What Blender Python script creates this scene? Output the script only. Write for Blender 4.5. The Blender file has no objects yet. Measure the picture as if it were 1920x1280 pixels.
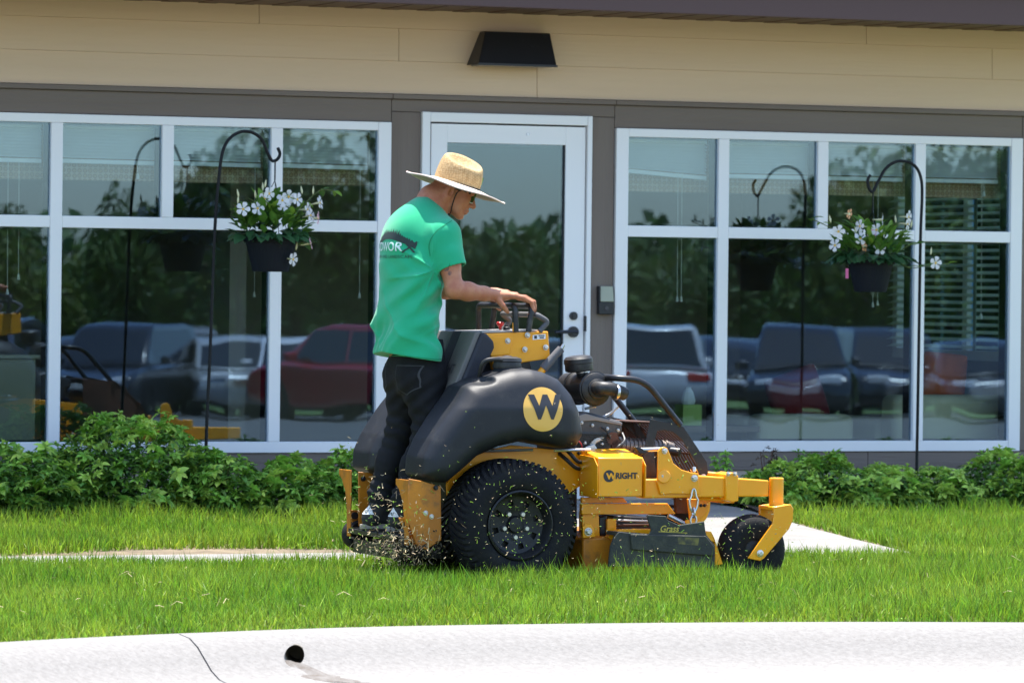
import bpy, bmesh, math, random
import numpy as np
from mathutils import Vector, Matrix
from mathutils.bvhtree import BVHTree
random.seed(7); RNG = np.random.default_rng(11)
SC = bpy.context.scene; COL = SC.collection

# ------------------------------------------------------------- camera, sky, sun
FPX = 8700.0                       # focal length in pixels of a 1920 px wide frame
ROLL, VH, HC = 0.0115, -98.0, 1.33
TH, D0 = math.atan(0.4), 25.74     # facade: angle to the picture plane, distance
PH, MO = math.radians(22.0), (-0.161, 20.99)   # mower: heading, axle position
cam = bpy.data.cameras.new('camera'); camo = bpy.data.objects.new('camera', cam); COL.objects.link(camo)
cam.sensor_width = 36.0; cam.lens = FPX / 1920 * 36.0
cam.shift_y = VH / 1920.0
cam.clip_start = 0.5; cam.clip_end = 2000
camo.location = (0, 0, HC); camo.rotation_euler = (math.radians(90), -ROLL, 0)
cam.dof.use_dof = True; cam.dof.focus_distance = 20.6; cam.dof.aperture_fstop = 6.3
SC.camera = camo

EL = math.radians(78.8); SAZ = math.atan2(0.02, 0.19)      # sun: near noon, high and beyond the building
sundir = Vector((math.sin(SAZ)*math.cos(EL), math.cos(SAZ)*math.cos(EL), math.sin(EL)))
w = bpy.data.worlds.new('World'); SC.world = w; w.use_nodes = True
nt = w.node_tree; nt.nodes.clear()
sky = nt.nodes.new('ShaderNodeTexSky'); sky.sky_type = 'NISHITA'; sky.sun_disc = False
sky.sun_elevation = EL; sky.sun_rotation = SAZ; sky.air_density = 1.0; sky.dust_density = 1.0; sky.ozone_density = 2.2; sky.altitude = 0
bg = nt.nodes.new('ShaderNodeBackground'); bg.inputs['Strength'].default_value = 0.15
wo = nt.nodes.new('ShaderNodeOutputWorld')
nt.links.new(sky.outputs[0], bg.inputs[0]); nt.links.new(bg.outputs[0], wo.inputs[0])
sl = bpy.data.lights.new('sun', 'SUN'); sl.energy = 4.4; sl.angle = math.radians(0.53); sl.color = (1.0, 0.955, 0.88)
slo = bpy.data.objects.new('sun', sl); COL.objects.link(slo)
slo.rotation_euler = sundir.to_track_quat('Z', 'Y').to_euler(); slo.location = (0, 10, 30)
SC.view_settings.view_transform = 'Standard'; SC.view_settings.look = 'None'
SC.view_settings.exposure = 1.44; SC.view_settings.gamma = 1.0
SC.view_settings.use_curve_mapping = False
SC.cycles.max_bounces = 10; SC.cycles.transparent_max_bounces = 24
SC.cycles.sample_clamp_indirect = 6.0
SC.cycles.use_denoising = True

# ------------------------------------------------------------- places
def uvp(px, py):
    dx, dy = px-960, py-640
    return dx+ROLL*dy, dy-ROLL*dx
def fs(px, py, p=0.0):             # a point p metres in front of the facade -> (s along, z)
    u, v = uvp(px, py); nx, ny = math.sin(TH), -math.cos(TH)
    t = (p+D0*ny)/(u/FPX*nx+ny); X = t*u/FPX
    return X*math.cos(TH)+(t-D0)*math.sin(TH), HC-t*(v-VH)/FPX
def mp(px, py, w=0.0):             # a point w metres off the mower's centre line, camera side -> (x forward, z)
    u, v = uvp(px, py); gx, gy = math.sin(PH), -math.cos(PH)
    t = (w+MO[0]*gx+MO[1]*gy)/(u/FPX*gx+gy); X = t*u/FPX
    return (X-MO[0])*math.cos(PH)+(t-MO[1])*math.sin(PH), HC-t*(v-VH)/FPX
def zg(p):                         # lawn height over its distance p from the facade
    if p >= 4: return 0.0
    return 0.15*((4-max(p, 1.0))/3)**1.6
def at(s, p, z):                   # facade frame -> world
    c, n = math.cos(TH), math.sin(TH)
    return Vector((s*c+p*n, D0+s*n-p*c, z))

# ------------------------------------------------------------- materials
MATS = {}
def L(c): return tuple(c)+((1.0,) if len(c) == 3 else ())
def mat(name, col, rough=0.6, metal=0.0, col2=None, nscale=4.0, bump=0.0, bscale=60.0, coat=0.0, spec=0.5,
        transl=0.0, island=0.0, stretch=None, detail=6.0, lo=0.35, hi=0.65, sheen=0.0, dirt=None, dirts=3.0, dirtlo=0.55, dirthi=0.8):
    if name in MATS: return MATS[name]
    m = bpy.data.materials.new(name); m.use_nodes = True; MATS[name] = m
    t = m.node_tree; N = t.nodes; K = t.links
    b = N['Principled BSDF']; b.inputs['Base Color'].default_value = L(col)
    b.inputs['Roughness'].default_value = rough; b.inputs['Metallic'].default_value = metal
    b.inputs['Specular IOR Level'].default_value = spec
    b.inputs['Coat Weight'].default_value = coat; b.inputs['Coat Roughness'].default_value = 0.12
    if sheen: b.inputs['Sheen Weight'].default_value = sheen
    tc = N.new('ShaderNodeTexCoord'); src = tc.outputs['Object']
    if stretch:
        mpn = N.new('ShaderNodeMapping'); mpn.inputs['Scale'].default_value = stretch
        K.new(src, mpn.inputs[0]); src = mpn.outputs[0]
    cout = None
    if col2 is not None:
        n = N.new('ShaderNodeTexNoise'); n.inputs['Scale'].default_value = nscale; n.inputs['Detail'].default_value = detail
        K.new(src, n.inputs['Vector'])
        r = N.new('ShaderNodeMapRange'); r.inputs[1].default_value = lo; r.inputs[2].default_value = hi
        K.new(n.outputs[0], r.inputs[0])
        mx = N.new('ShaderNodeMix'); mx.data_type = 'RGBA'
        mx.inputs[6].default_value = L(col); mx.inputs[7].default_value = L(col2)
        K.new(r.outputs[0], mx.inputs[0]); cout = mx.outputs[2]
    if dirt is not None:
        n = N.new('ShaderNodeTexNoise'); n.inputs['Scale'].default_value = dirts; n.inputs['Detail'].default_value = 10; n.inputs['Roughness'].default_value = 0.7
        K.new(tc.outputs['Object'], n.inputs['Vector'])
        r = N.new('ShaderNodeMapRange'); r.inputs[1].default_value = dirtlo; r.inputs[2].default_value = dirthi
        K.new(n.outputs[0], r.inputs[0])
        mx = N.new('ShaderNodeMix'); mx.data_type = 'RGBA'
        if cout is not None: K.new(cout, mx.inputs[6])
        else: mx.inputs[6].default_value = L(col)
        mx.inputs[7].default_value = L(dirt); K.new(r.outputs[0], mx.inputs[0]); cout = mx.outputs[2]
    if island:
        g = N.new('ShaderNodeNewGeometry')
        hv = N.new('ShaderNodeHueSaturation')
        r1 = N.new('ShaderNodeMapRange'); r1.inputs[3].default_value = 1-island; r1.inputs[4].default_value = 1+island
        K.new(g.outputs['Random Per Island'], r1.inputs[0]); K.new(r1.outputs[0], hv.inputs['Value'])
        ml = N.new('ShaderNodeMath'); ml.operation = 'MULTIPLY'; ml.inputs[1].default_value = 7.31
        fr = N.new('ShaderNodeMath'); fr.operation = 'FRACT'
        K.new(g.outputs['Random Per Island'], ml.inputs[0]); K.new(ml.outputs[0], fr.inputs[0])
        r2 = N.new('ShaderNodeMapRange'); r2.inputs[3].default_value = 0.5-0.05*island; r2.inputs[4].default_value = 0.5+0.03*island
        K.new(fr.outputs[0], r2.inputs[0]); K.new(r2.outputs[0], hv.inputs['Hue'])
        if cout is not None: K.new(cout, hv.inputs['Color'])
        else: hv.inputs['Color'].default_value = L(col)
        cout = hv.outputs[0]
    if cout is not None: K.new(cout, b.inputs['Base Color'])
    if bump:
        n = N.new('ShaderNodeTexNoise'); n.inputs['Scale'].default_value = bscale; n.inputs['Detail'].default_value = 5
        K.new(src, n.inputs['Vector'])
        bm = N.new('ShaderNodeBump'); bm.inputs['Strength'].default_value = bump; bm.inputs['Distance'].default_value = 0.01
        K.new(n.outputs[0], bm.inputs['Height']); K.new(bm.outputs[0], b.inputs['Normal'])
    if transl:
        tr = N.new('ShaderNodeBsdfTranslucent'); ad = N.new('ShaderNodeMixShader'); ad.inputs[0].default_value = transl
        if cout is not None: K.new(cout, tr.inputs[0])
        else: tr.inputs[0].default_value = L(col)
        K.new(b.outputs[0], ad.inputs[1]); K.new(tr.outputs[0], ad.inputs[2])
        K.new(ad.outputs[0], N['Material Output'].inputs[0])
    return m

# ------------------------------------------------------------- objects
def link(name, data, parent=None, m=None, label=None, cat=None, group=None, kind=None, loc=None, rz=None):
    o = bpy.data.objects.new(name, data); COL.objects.link(o)
    if parent is not None: o.parent = parent
    if m is not None and data is not None and hasattr(data, 'materials') and len(data.materials) == 0: data.materials.append(m)
    if loc is not None: o.location = loc
    if rz is not None: o.rotation_euler = (0, 0, rz)
    if label: o['label'] = label
    if cat: o['category'] = cat
    if group: o['group'] = group
    if kind: o['kind'] = kind
    return o
def empty(name, **k): return link(name, None, **k)
def copy_tree(o, parent=None):
    c = o.copy(); COL.objects.link(c); c.parent = parent
    for ch in o.children: copy_tree(ch, c)
    return c
def pymesh(name, V, Fc, m=None, smooth=None, sharp=None):
    me = bpy.data.meshes.new(name); me.from_pydata([tuple(v) for v in V], [], [tuple(f) for f in Fc]); me.update()
    if m is not None: me.materials.append(m)
    if smooth: 
        me.shade_smooth()
        if sharp: me.set_sharp_from_angle(angle=math.radians(sharp))
    return me
def npmesh(name, V, quads=None, tris=None, m=None, smooth=False):
    """fast mesh from numpy arrays"""
    me = bpy.data.meshes.new(name); V = np.asarray(V, dtype=np.float32)
    parts = []; starts = []; off = 0
    if quads is not None and len(quads):
        parts.append(np.asarray(quads, dtype=np.int32).ravel()); n = len(quads); starts.append(off+4*np.arange(n)); off += 4*n
    if tris is not None and len(tris):
        parts.append(np.asarray(tris, dtype=np.int32).ravel()); n = len(tris); starts.append(off+3*np.arange(n)); off += 3*n
    idx = np.concatenate(parts); st = np.concatenate(starts).astype(np.int32)
    me.vertices.add(len(V)); me.vertices.foreach_set('co', V.ravel())
    me.loops.add(len(idx)); me.loops.foreach_set('vertex_index', idx)
    me.polygons.add(len(st)); me.polygons.foreach_set('loop_start', st)
    if smooth: me.polygons.foreach_set('use_smooth', np.ones(len(st), dtype=bool))
    me.update(calc_edges=True); me.validate()
    if m is not None: me.materials.append(m)
    return me

class MB:
    """collects shapes, then links them as ONE mesh object"""
    def __init__(self): self.v = []; self.f = []
    def add(self, V, Fc):
        o = len(self.v); self.v += [tuple(x) for x in V]; self.f += [tuple(i+o for i in f) for f in Fc]; return self
    def box(self, x0, x1, y0, y1, z0, z1):
        V = [(x, y, z) for x in (x0, x1) for y in (y0, y1) for z in (z0, z1)]
        return self.add(V, [(0,1,3,2),(4,6,7,5),(0,4,5,1),(2,3,7,6),(0,2,6,4),(1,5,7,3)])
    def obox(self, c, ax, ay, az, hx, hy, hz):
        c = Vector(c); V = [c+ax*(sx*hx)+ay*(sy*hy)+az*(sz*hz) for sx in (-1,1) for sy in (-1,1) for sz in (-1,1)]
        return self.add(V, [(0,1,3,2),(4,6,7,5),(0,4,5,1),(2,3,7,6),(0,2,6,4),(1,5,7,3)])
    def prism(self, poly, y0, y1):
        """poly in (x,z), pushed from y0 to y1"""
        a = sum(poly[i][0]*poly[(i+1)%len(poly)][1]-poly[(i+1)%len(poly)][0]*poly[i][1] for i in range(len(poly)))
        if a < 0: poly = poly[::-1]
        n = len(poly); y0, y1 = min(y0, y1), max(y0, y1)
        V = [(x, y0, z) for x, z in poly]+[(x, y1, z) for x, z in poly]
        Fc = [tuple(range(n)), tuple(range(2*n-1, n-1, -1))]+[(i, i+n, (i+1)%n+n, (i+1)%n) for i in range(n)]
        return self.add(V, Fc)
    def tube(self, path, r, seg=10, caps=True, flat=1.0):
        P = [Vector(p) for p in path]; n = len(P); R = r if isinstance(r, (list, tuple)) else [r]*n
        T = [(P[min(i+1, n-1)]-P[max(i-1, 0)]).normalized() for i in range(n)]
        up = Vector((0, 0, 1)) if abs(T[0].z) < 0.9 else Vector((1, 0, 0))
        a = T[0].cross(up).normalized(); V = []
        for i in range(n):
            a = (a-T[i]*a.dot(T[i])).normalized(); b = T[i].cross(a)
            for k in range(seg):
                q = 2*math.pi*k/seg; V.append(P[i]+a*(math.cos(q)*R[i])+b*(math.sin(q)*R[i]*flat))
        Fc = [(i*seg+k, i*seg+(k+1)%seg, (i+1)*seg+(k+1)%seg, (i+1)*seg+k) for i in range(n-1) for k in range(seg)]
        if caps: Fc += [tuple(range(seg-1, -1, -1)), tuple((n-1)*seg+k for k in range(seg))]
        return self.add(V, Fc)
    def lathe(self, prof, c, axis=(0, 1, 0), seg=32, close=False):
        """prof = [(radius, along axis)]"""
        ax = Vector(axis).normalized(); c = Vector(c)
        a = ax.orthogonal().normalized(); b = ax.cross(a); n = len(prof)
        V = [c+ax*h+a*(r*math.cos(2*math.pi*k/seg))+b*(r*math.sin(2*math.pi*k/seg)) for r, h in prof for k in range(seg)]
        m = n if close else n-1
        Fc = [(i*seg+k, i*seg+(k+1)%seg, ((i+1)%n)*seg+(k+1)%seg, ((i+1)%n)*seg+k) for i in range(m) for k in range(seg)]
        if not close:
            if prof[0][0] > 1e-4: Fc.append(tuple(range(seg-1, -1, -1)))
            if prof[-1][0] > 1e-4: Fc.append(tuple((n-1)*seg+k for k in range(seg)))
        return self.add(V, Fc)
    def cyl(self, p, q, r, seg=16, r2=None):
        p, q = Vector(p), Vector(q); return self.lathe([(r, 0), (r if r2 is None else r2, (q-p).length)], p, q-p, seg)
    def mesh(self, name, m, smooth=True, sharp=35):
        me = pymesh(name, self.v, self.f, m)
        bm = bmesh.new(); bm.from_mesh(me); bmesh.ops.recalc_face_normals(bm, faces=bm.faces); bm.to_mesh(me); bm.free()
        if smooth: me.shade_smooth(); me.set_sharp_from_angle(angle=math.radians(sharp))
        return me
    def build(self, name, m, parent=None, bevel=0.0, smooth=True, sharp=35, segs=2, **k):
        o = link(name, self.mesh(name, m, smooth, sharp), parent, **k)
        if bevel:
            md = o.modifiers.new('bevel', 'BEVEL'); md.width = bevel; md.segments = segs; md.limit_method = 'ANGLE'; md.angle_limit = math.radians(40)
            md.harden_normals = False
        return o

def arc(pts, r, n=5):
    """round the corners of a 3-D polyline"""
    P = [Vector(p) for p in pts]; out = [P[0]]
    for i in range(1, len(P)-1):
        a, b, c = P[i-1], P[i], P[i+1]; d1 = (a-b); d2 = (c-b); q = min(r, d1.length*.49, d2.length*.49)
        A = b+d1.normalized()*q; B = b+d2.normalized()*q
        for k in range(n+1):
            t = k/n; out.append((1-t)**2*A+2*t*(1-t)*b+t*t*B)
    out.append(P[-1]); return out
def spline(pts, n=8):
    P = [Vector(p) for p in pts]; P = [2*P[0]-P[1]]+P+[2*P[-1]-P[-2]]; out = []
    for i in range(1, len(P)-2):
        for k in range(n):
            t = k/n; a, b, c, d = P[i-1], P[i], P[i+1], P[i+2]
            out.append(0.5*((2*b)+(c-a)*t+(2*a-5*b+4*c-d)*t*t+(-a+3*b-3*c+d)*t**3))
    out.append(P[-2]); return out

# ---- signed-distance sculpting: smooth unions of tapered capsules, ellipsoids and rounded profiles -> surface nets
class Sculpt:
    def __init__(self, lo, hi, h):
        self.lo = np.array(lo, float); self.h = h
        self.n = np.ceil((np.array(hi)-self.lo)/h).astype(int)+1
        self.d = np.full(self.n, 1.0, np.float32)
    def _sub(self, a, b, pad):
        i0 = np.clip(np.floor((np.array(a)-pad-self.lo)/self.h).astype(int), 0, self.n-1)
        i1 = np.clip(np.ceil((np.array(b)+pad-self.lo)/self.h).astype(int)+1, 1, self.n)
        sl = tuple(slice(p, q) for p, q in zip(i0, i1))
        g = np.meshgrid(*[self.lo[k]+self.h*np.arange(i0[k], i1[k]) for k in range(3)], indexing='ij')
        return sl, g
    def _mix(self, sl, e, k, op):
        c = self.d[sl]
        if op == 'add':
            if k <= 0: self.d[sl] = np.minimum(c, e); return
            q = np.clip(0.5+0.5*(c-e)/k, 0, 1); self.d[sl] = c*(1-q)+e*q-k*q*(1-q)
        elif op == 'cut':
            if k <= 0: self.d[sl] = np.maximum(c, -e); return
            q = np.clip(0.5-0.5*(c+e)/k, 0, 1); self.d[sl] = c*(1-q)+(-e)*q+k*q*(1-q)
    def cap(self, a, b, ra, rb=None, k=0.02, sc=None, op='add'):
        """tapered capsule; sc squeezes its section along an axis: (unit axis, factor)"""
        rb = ra if rb is None else rb; a = np.array(a, float); b = np.array(b, float); m = max(ra, rb)
        if sc is not None: m *= max(1, sc[1])
        sl, g = self._sub(np.minimum(a, b)-m, np.maximum(a, b)+m, k+3*self.h)
        P = np.stack(g, -1)-a; ab = b-a; L2 = max(ab@ab, 1e-9)
        t = np.clip(P@ab/L2, 0, 1)[..., None]; q = P-t*ab; r = ra+(rb-ra)*t[..., 0]
        f = 1.0
        if sc is not None:
            ax = np.array(sc[0], float); ax /= np.linalg.norm(ax); cpt = (q@ax)[..., None]; q = q-ax*cpt+ax*cpt/sc[1]; f = min(1, sc[1])
        self._mix(sl, (np.linalg.norm(q, axis=-1)-r)*f, k, op); return self
    def chain(self, pts, k=0.02, sc=None, op='add'):
        for (p, ra), (q, rb) in zip(pts[:-1], pts[1:]): self.cap(p, q, ra, rb, k, sc, op)
        return self
    def ell(self, c, r, k=0.02, rot=None, op='add'):
        c = np.array(c, float); r = np.array(r, float); m = r.max()
        sl, g = self._sub(c-m, c+m, k+3*self.h); P = np.stack(g, -1)-c
        if rot is not None: P = P@np.array(rot)      # columns = local axes
        k0 = np.linalg.norm(P/r, axis=-1); k1 = np.linalg.norm(P/(r*r), axis=-1)+1e-9
        self._mix(sl, k0*(k0-1)/k1, k, op); return self
    def slab(self, poly, y0, y1, rnd, k=0.0, warp=None, op='add'):
        """polygon in (x,z) between y0 and y1 with rounded rims; warp(x,y,z)->y"""
        P = np.array(poly, float); lo = np.array([P[:, 0].min(), min(y0, y1), P[:, 1].min()]); hi = np.array([P[:, 0].max(), max(y0, y1), P[:, 1].max()])
        sl, (X, Y, Z) = self._sub(lo, hi, 0.09+3*self.h)
        x = X[:, 0, :]; z = Z[:, 0, :]; d = np.full(x.shape, 1e9); s = np.ones(x.shape); n = len(P)
        for i in range(n):
            vi, vj = P[i], P[i-1]; e = vj-vi; wx, wz = x-vi[0], z-vi[1]
            t = np.clip((wx*e[0]+wz*e[1])/(e@e), 0, 1); d = np.minimum(d, (wx-e[0]*t)**2+(wz-e[1]*t)**2)
            c1 = z >= vi[1]; c2 = z < vj[1]; c3 = e[0]*wz > e[1]*wx
            fl = (c1 & c2 & c3) | (~c1 & ~c2 & ~c3); s = np.where(fl, -s, s)
        d = (s*np.sqrt(d))[:, None, :]
        yy = warp(X, Y, Z) if warp else Y
        dy = np.abs(yy-(y0+y1)/2)-abs(y1-y0)/2
        q0 = d+rnd; q1 = dy+rnd
        e = np.minimum(np.maximum(q0, q1), 0)+np.sqrt(np.maximum(q0, 0)**2+np.maximum(q1, 0)**2)-rnd
        self._mix(sl, e, k, op); return self
    def field(self, fn):
        g = np.meshgrid(*[self.lo[k]+self.h*np.arange(self.n[k]) for k in range(3)], indexing='ij')
        self.d = fn(self.d, *g).astype(np.float32); return self
    def net(self):
        d = self.d; h = self.h; ins = d < 0
        nx, ny, nz = d.shape
        c = [ins[i:nx-1+i, j:ny-1+j, k:nz-1+k] for i in (0,1) for j in (0,1) for k in (0,1)]
        sm = sum(a.astype(np.int8) for a in c); act = (sm > 0) & (sm < 8)
        ids = -np.ones(act.shape, np.int64); I = np.argwhere(act); ids[act] = np.arange(len(I))
        acc = np.zeros((len(I), 3)); cnt = np.zeros(len(I))
        for ax in range(3):
            for u in (0, 1):
                for v in (0, 1):
                    o0 = [0, 0, 0]; oth = [k for k in range(3) if k != ax]; o0[oth[0]] = u; o0[oth[1]] = v; o1 = list(o0); o1[ax] = 1
                    a = d[I[:,0]+o0[0], I[:,1]+o0[1], I[:,2]+o0[2]]; b = d[I[:,0]+o1[0], I[:,1]+o1[1], I[:,2]+o1[2]]
                    cr = (a < 0) != (b < 0); t = np.where(cr, a/(a-b+1e-12*(a == b)), 0)
                    p = np.zeros((len(I), 3)); p[:, oth[0]] = u; p[:, oth[1]] = v; p[:, ax] = t
                    acc += p*cr[:, None]; cnt += cr
        V = self.lo+h*(I+acc/np.maximum(cnt, 1)[:, None])
        Q = []
        for ax in range(3):
            oth = [k for k in range(3) if k != ax]; sl0 = [slice(1, -1)]*3; sl1 = [slice(1, -1)]*3
            sl0[ax] = slice(0, -1); sl1[ax] = slice(1, None)
            A = ins[tuple(sl0)]; B = ins[tuple(sl1)]; E = np.argwhere(A != B)
            if len(E) == 0: continue
            fl = A[E[:,0], E[:,1], E[:,2]]
            E = E.copy(); E[:, oth[0]] += 1; E[:, oth[1]] += 1
            def cid(u, v):
                q = E.copy(); q[:, oth[0]] -= u; q[:, oth[1]] -= v; return ids[q[:,0], q[:,1], q[:,2]]
            q = np.stack([cid(1,1), cid(0,1), cid(0,0), cid(1,0)], 1)
            if ax == 1: q = q[:, ::-1]
            q = np.where(fl[:, None], q, q[:, ::-1]); Q.append(q[(q >= 0).all(1)])
        return V, np.concatenate(Q)
    def build(self, name, m, parent=None, smooth=0, **k):
        V, Q = self.net()
        o = link(name, npmesh(name, V, quads=Q, m=m, smooth=True), parent, **k)
        if smooth:
            md = o.modifiers.new('smooth', 'SMOOTH'); md.factor = 0.5; md.iterations = smooth
        return o

def text_mesh(s, size=1.0, bold=0.0, space=1.0, res=3):
    cu = bpy.data.curves.new('t', 'FONT'); cu.body = s; cu.size = size; cu.align_x = 'CENTER'; cu.align_y = 'CENTER'
    cu.offset = bold; cu.space_character = space; cu.resolution_u = res
    o = bpy.data.objects.new('t', cu); COL.objects.link(o)
    me = bpy.data.meshes.new_from_object(o.evaluated_get(bpy.context.evaluated_depsgraph_get()))
    bpy.data.objects.remove(o); bpy.data.curves.remove(cu)
    return me

# ============================================================= the ground
PCP = spline([(-40,34,0),(-22,18.6,0),(-14,12.4,0),(-10,9.9,0),(-7.5,8.55,0),(-5,7.40,0),(-4,7.08,0),(-3.1,6.95,0),(-1.8,7.06,0),(-.75,7.30,0),(1,7.85,0),(4,9.0,0),(10,11.4,0),(22,16,0),(40,23,0)], 10)
PCX = [q.x for q in PCP]; PCY = [q.y for q in PCP]
def pc(s): return float(np.interp(s, PCX, PCY))
M_soil = mat('soil', (.20,.155,.10), .95, col2=(.13,.098,.065), nscale=9, bump=.6, bscale=90)
M_conc = mat('concrete', (.20,.19,.176), .85, col2=(.24,.229,.214), nscale=5, bump=.25, bscale=160, dirt=(.20,.18,.16), dirts=7, dirtlo=.56, dirthi=.80)
M_curb = mat('curb_concrete', (.185,.174,.161), .85, col2=(.228,.216,.201), nscale=55, bump=.35, bscale=120, dirt=(.095,.080,.068), dirts=75, dirtlo=.57, dirthi=.80, stretch=(.8,1.2,1))
M_asph = mat('asphalt', (.085,.083,.082), .9, col2=(.12,.117,.112), nscale=1.2, bump=.5, bscale=300)
M_mulch = mat('mulch', (.05,.034,.022), .95, col2=(.11,.075,.05), nscale=30, bump=.8, bscale=60)
PL = [-45,-6,-1,0,.5,1,1.2,1.4,1.6,1.8,2,2.2,2.4,2.8,3.2,3.6,4,4.6,5.3,6.0]
sl_ = np.unique(np.concatenate([np.linspace(-40,-8,14), np.linspace(-8,5,66), np.linspace(5,40,14)]))
V = []; Fc = []
for s in sl_:
    pl = PL+[pc(s)-.35, pc(s)+.02] if pc(s) > 6.5 else PL+[6.3, 6.6]
    for p in pl: V.append(tuple(at(s, p, zg(p))))
n = len(PL)+2
for i in range(len(sl_)-1):
    for j in range(n-1): Fc.append((i*n+j, i*n+j+1, (i+1)*n+j+1, (i+1)*n+j))
link('lawn_ground', pymesh('lawn_ground', V, Fc, M_soil, smooth=True), kind='structure', label='bare soil of the lawn between the kerb and the building', cat='ground')
# mown turf to the sides and behind the building, where single blades no longer read
M_turf = mat('turf', (.07,.14,.015), .9, col2=(.11,.19,.025), nscale=6, bump=.8, bscale=90)
for nm, (a, b, c, d_) in (('right', (5.0, 40, -45, 7.0)), ('left', (-40, -7.6, -45, 2.6)), ('back', (3.7, 5.0, -45, 1.2))):
    V = []; Fc = []; ps = [q for q in np.linspace(c, d_, 24)]
    for s in (a, b):
        for p in ps: V.append(tuple(at(s, p, zg(p)+.012)))
    Fc = [(j, j+1, 24+j+1, 24+j) for j in range(23)]
    link('turf', pymesh('turf', V, Fc, M_turf), kind='structure', label='mown turf on the %s of the building' % nm, cat='grass')
# parking lot: falls away gently from the kerb
V = []; Fc = []; SS = [-400,-120,-40,-20,-10,0,10,20,40,120,400]; PPs = [-300,6.6,8,12,20,35,55,70,120,400]
def zlot(p): return -.165-.018*max(0, min(p, 140)-8)
for s in SS:
    for p in PPs: V.append(tuple(at(s, p, zlot(p)-(.35 if p < 0 else 0))))
n = len(PPs)
for i in range(len(SS)-1):
    for j in range(n-1): Fc.append((i*n+j, i*n+j+1, (i+1)*n+j+1, (i+1)*n+j))
link('parking_lot', pymesh('parking_lot', V, Fc, M_asph), kind='structure', label='grey asphalt of the parking lot in front of the kerb', cat='road')

# kerb: rolled concrete profile swept along a gentle curve, cast in lengths
PROF = [(-.02,-.12),(-.02,.012),(.10,.020),(.19,.010),(.26,-.018),(.32,-.058),(.38,-.098),(.45,-.126),(.56,-.142),(.80,-.148),(1.02,-.152),(1.02,-.26)]
kerb = empty('kerb', kind='structure', label='pale concrete rolled kerb and gutter along the lawn', cat='kerb')
def kerb_len(s0, s1, gap=.0035):
    ss = np.linspace(s0+gap, s1-gap, 25); V = []; Fc = []
    for k, s in enumerate(ss):
        d = (pc(s+.05)-pc(s-.05))/.1; q = math.hypot(1, d); nx, ny = -d/q, 1/q
        wob = 0.012*math.sin(s*9+1)*(1 if k in (0, 24) else 0)
        for o, z in PROF: V.append(tuple(at(s+nx*o+wob*o*2-(.10*o if abs(s0+4.24) < .01 and k == 0 or abs(s1+4.24) < .01 and k == 24 else 0), pc(s)+ny*o, z)))
    m = len(PROF)
    for i in range(24):
        for j in range(m-1): Fc.append((i*m+j, (i+1)*m+j, (i+1)*m+j+1, i*m+j+1))
    Fc += [tuple(range(m)), tuple(24*m+j for j in range(m-1, -1, -1))]
    me = pymesh('kerb_length', V, Fc, M_curb); bm = bmesh.new(); bm.from_mesh(me); bmesh.ops.recalc_face_normals(bm, faces=bm.faces); bm.to_mesh(me); bm.free()
    me.shade_smooth(); me.set_sharp_from_angle(angle=math.radians(50))
    return link('kerb_length', me, kerb)
br = [-4.24+6.1*k for k in range(-3, 5)]
KL = [kerb_len(a, b) for a, b in zip(br[:-1], br[1:])]
# the drain hole through the kerb face
hs, hp, hz = -3.80, pc(-3.80)+.30, -.060
dhole = Vector((math.sin(TH)*.75-math.cos(TH)*.30, -math.cos(TH)*.75-math.sin(TH)*.30, 0.0)).normalized()
hc = at(hs, hp, hz)
MBc = MB().cyl(hc-dhole*.34, hc+dhole*.3, .037, 24)
cut = MBc.build('cut', M_soil, smooth=False)
tgt = KL[[i for i, (a, b) in enumerate(zip(br[:-1], br[1:])) if a < hs < b][0]]
md = tgt.modifiers.new('hole', 'BOOLEAN'); md.object = cut; md.operation = 'DIFFERENCE'; md.solver = 'EXACT'
bpy.context.view_layer.update()
me2 = bpy.data.meshes.new_from_object(tgt.evaluated_get(bpy.context.evaluated_depsgraph_get()))
tgt.modifiers.clear(); tgt.data = me2; bpy.data.objects.remove(cut)
M_pipe = mat('drain_pipe', (.30,.24,.16), .8, col2=(.16,.13,.09), nscale=20)
MB().lathe([(.036,-.30),(.036,-.025),(.039,-.025),(.039,-.30),(.036,-.30)], hc, dhole, 28).cyl(hc-dhole*.30, hc-dhole*.29, .041).build('drain_pipe', M_pipe, label='round drain pipe mouth in the kerb face, dark inside', cat='pipe')
# joint filler
V = []; Fc = []
for s in (-4.26, -4.22):
    d = (pc(s+.05)-pc(s-.05))/.1; q = math.hypot(1, d); nx, ny = -d/q, 1/q
    for o, z in PROF[1:-1]: V.append(tuple(at(s+nx*o-.10*o, pc(s)+ny*o, z-.010)))
n = len(PROF)-2; link('joint_filler', pymesh('joint_filler', V, [(j, j+1, n+j+1, n+j) for j in range(n-1)], mat('joint_dark', (.05,.035,.028), .9)), kerb)
# silt washed out of the drain
def kz(o): return float(np.interp(o, [q[0] for q in PROF[1:-1]], [q[1] for q in PROF[1:-1]]))
rr = random.Random(4); V = []; Fc = []; n = 15
for k in range(n):
    t = k/(n-1); o = .36+.30*t**.8; wd = .035+.055*math.sin(math.pi*min(1, t*1.15))*(1-.3*t); sc_ = -3.82+.17*t**1.5
    for e in (-1, -.5, 0, .5, 1):
        oo = o+.02*e; V.append(tuple(at(sc_+e*wd*rr.uniform(.85, 1.15)*(1.0 if e < 0 else 1.6), pc(sc_)+oo, kz(oo)+(.0035 if abs(e) < 1 else -.002)+.002*rr.random())))
for k in range(n-1):
    for e in range(4): Fc.append((k*5+e, k*5+e+1, k*5+e+6, k*5+e+5))
link('silt', pymesh('silt', V, Fc, mat('silt', (.115,.095,.078), .9, col2=(.18,.165,.15), nscale=30, bump=.5, bscale=200), smooth=True), kind='stuff', label='brown silt washed over the gutter below the drain pipe', cat='silt')
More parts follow.
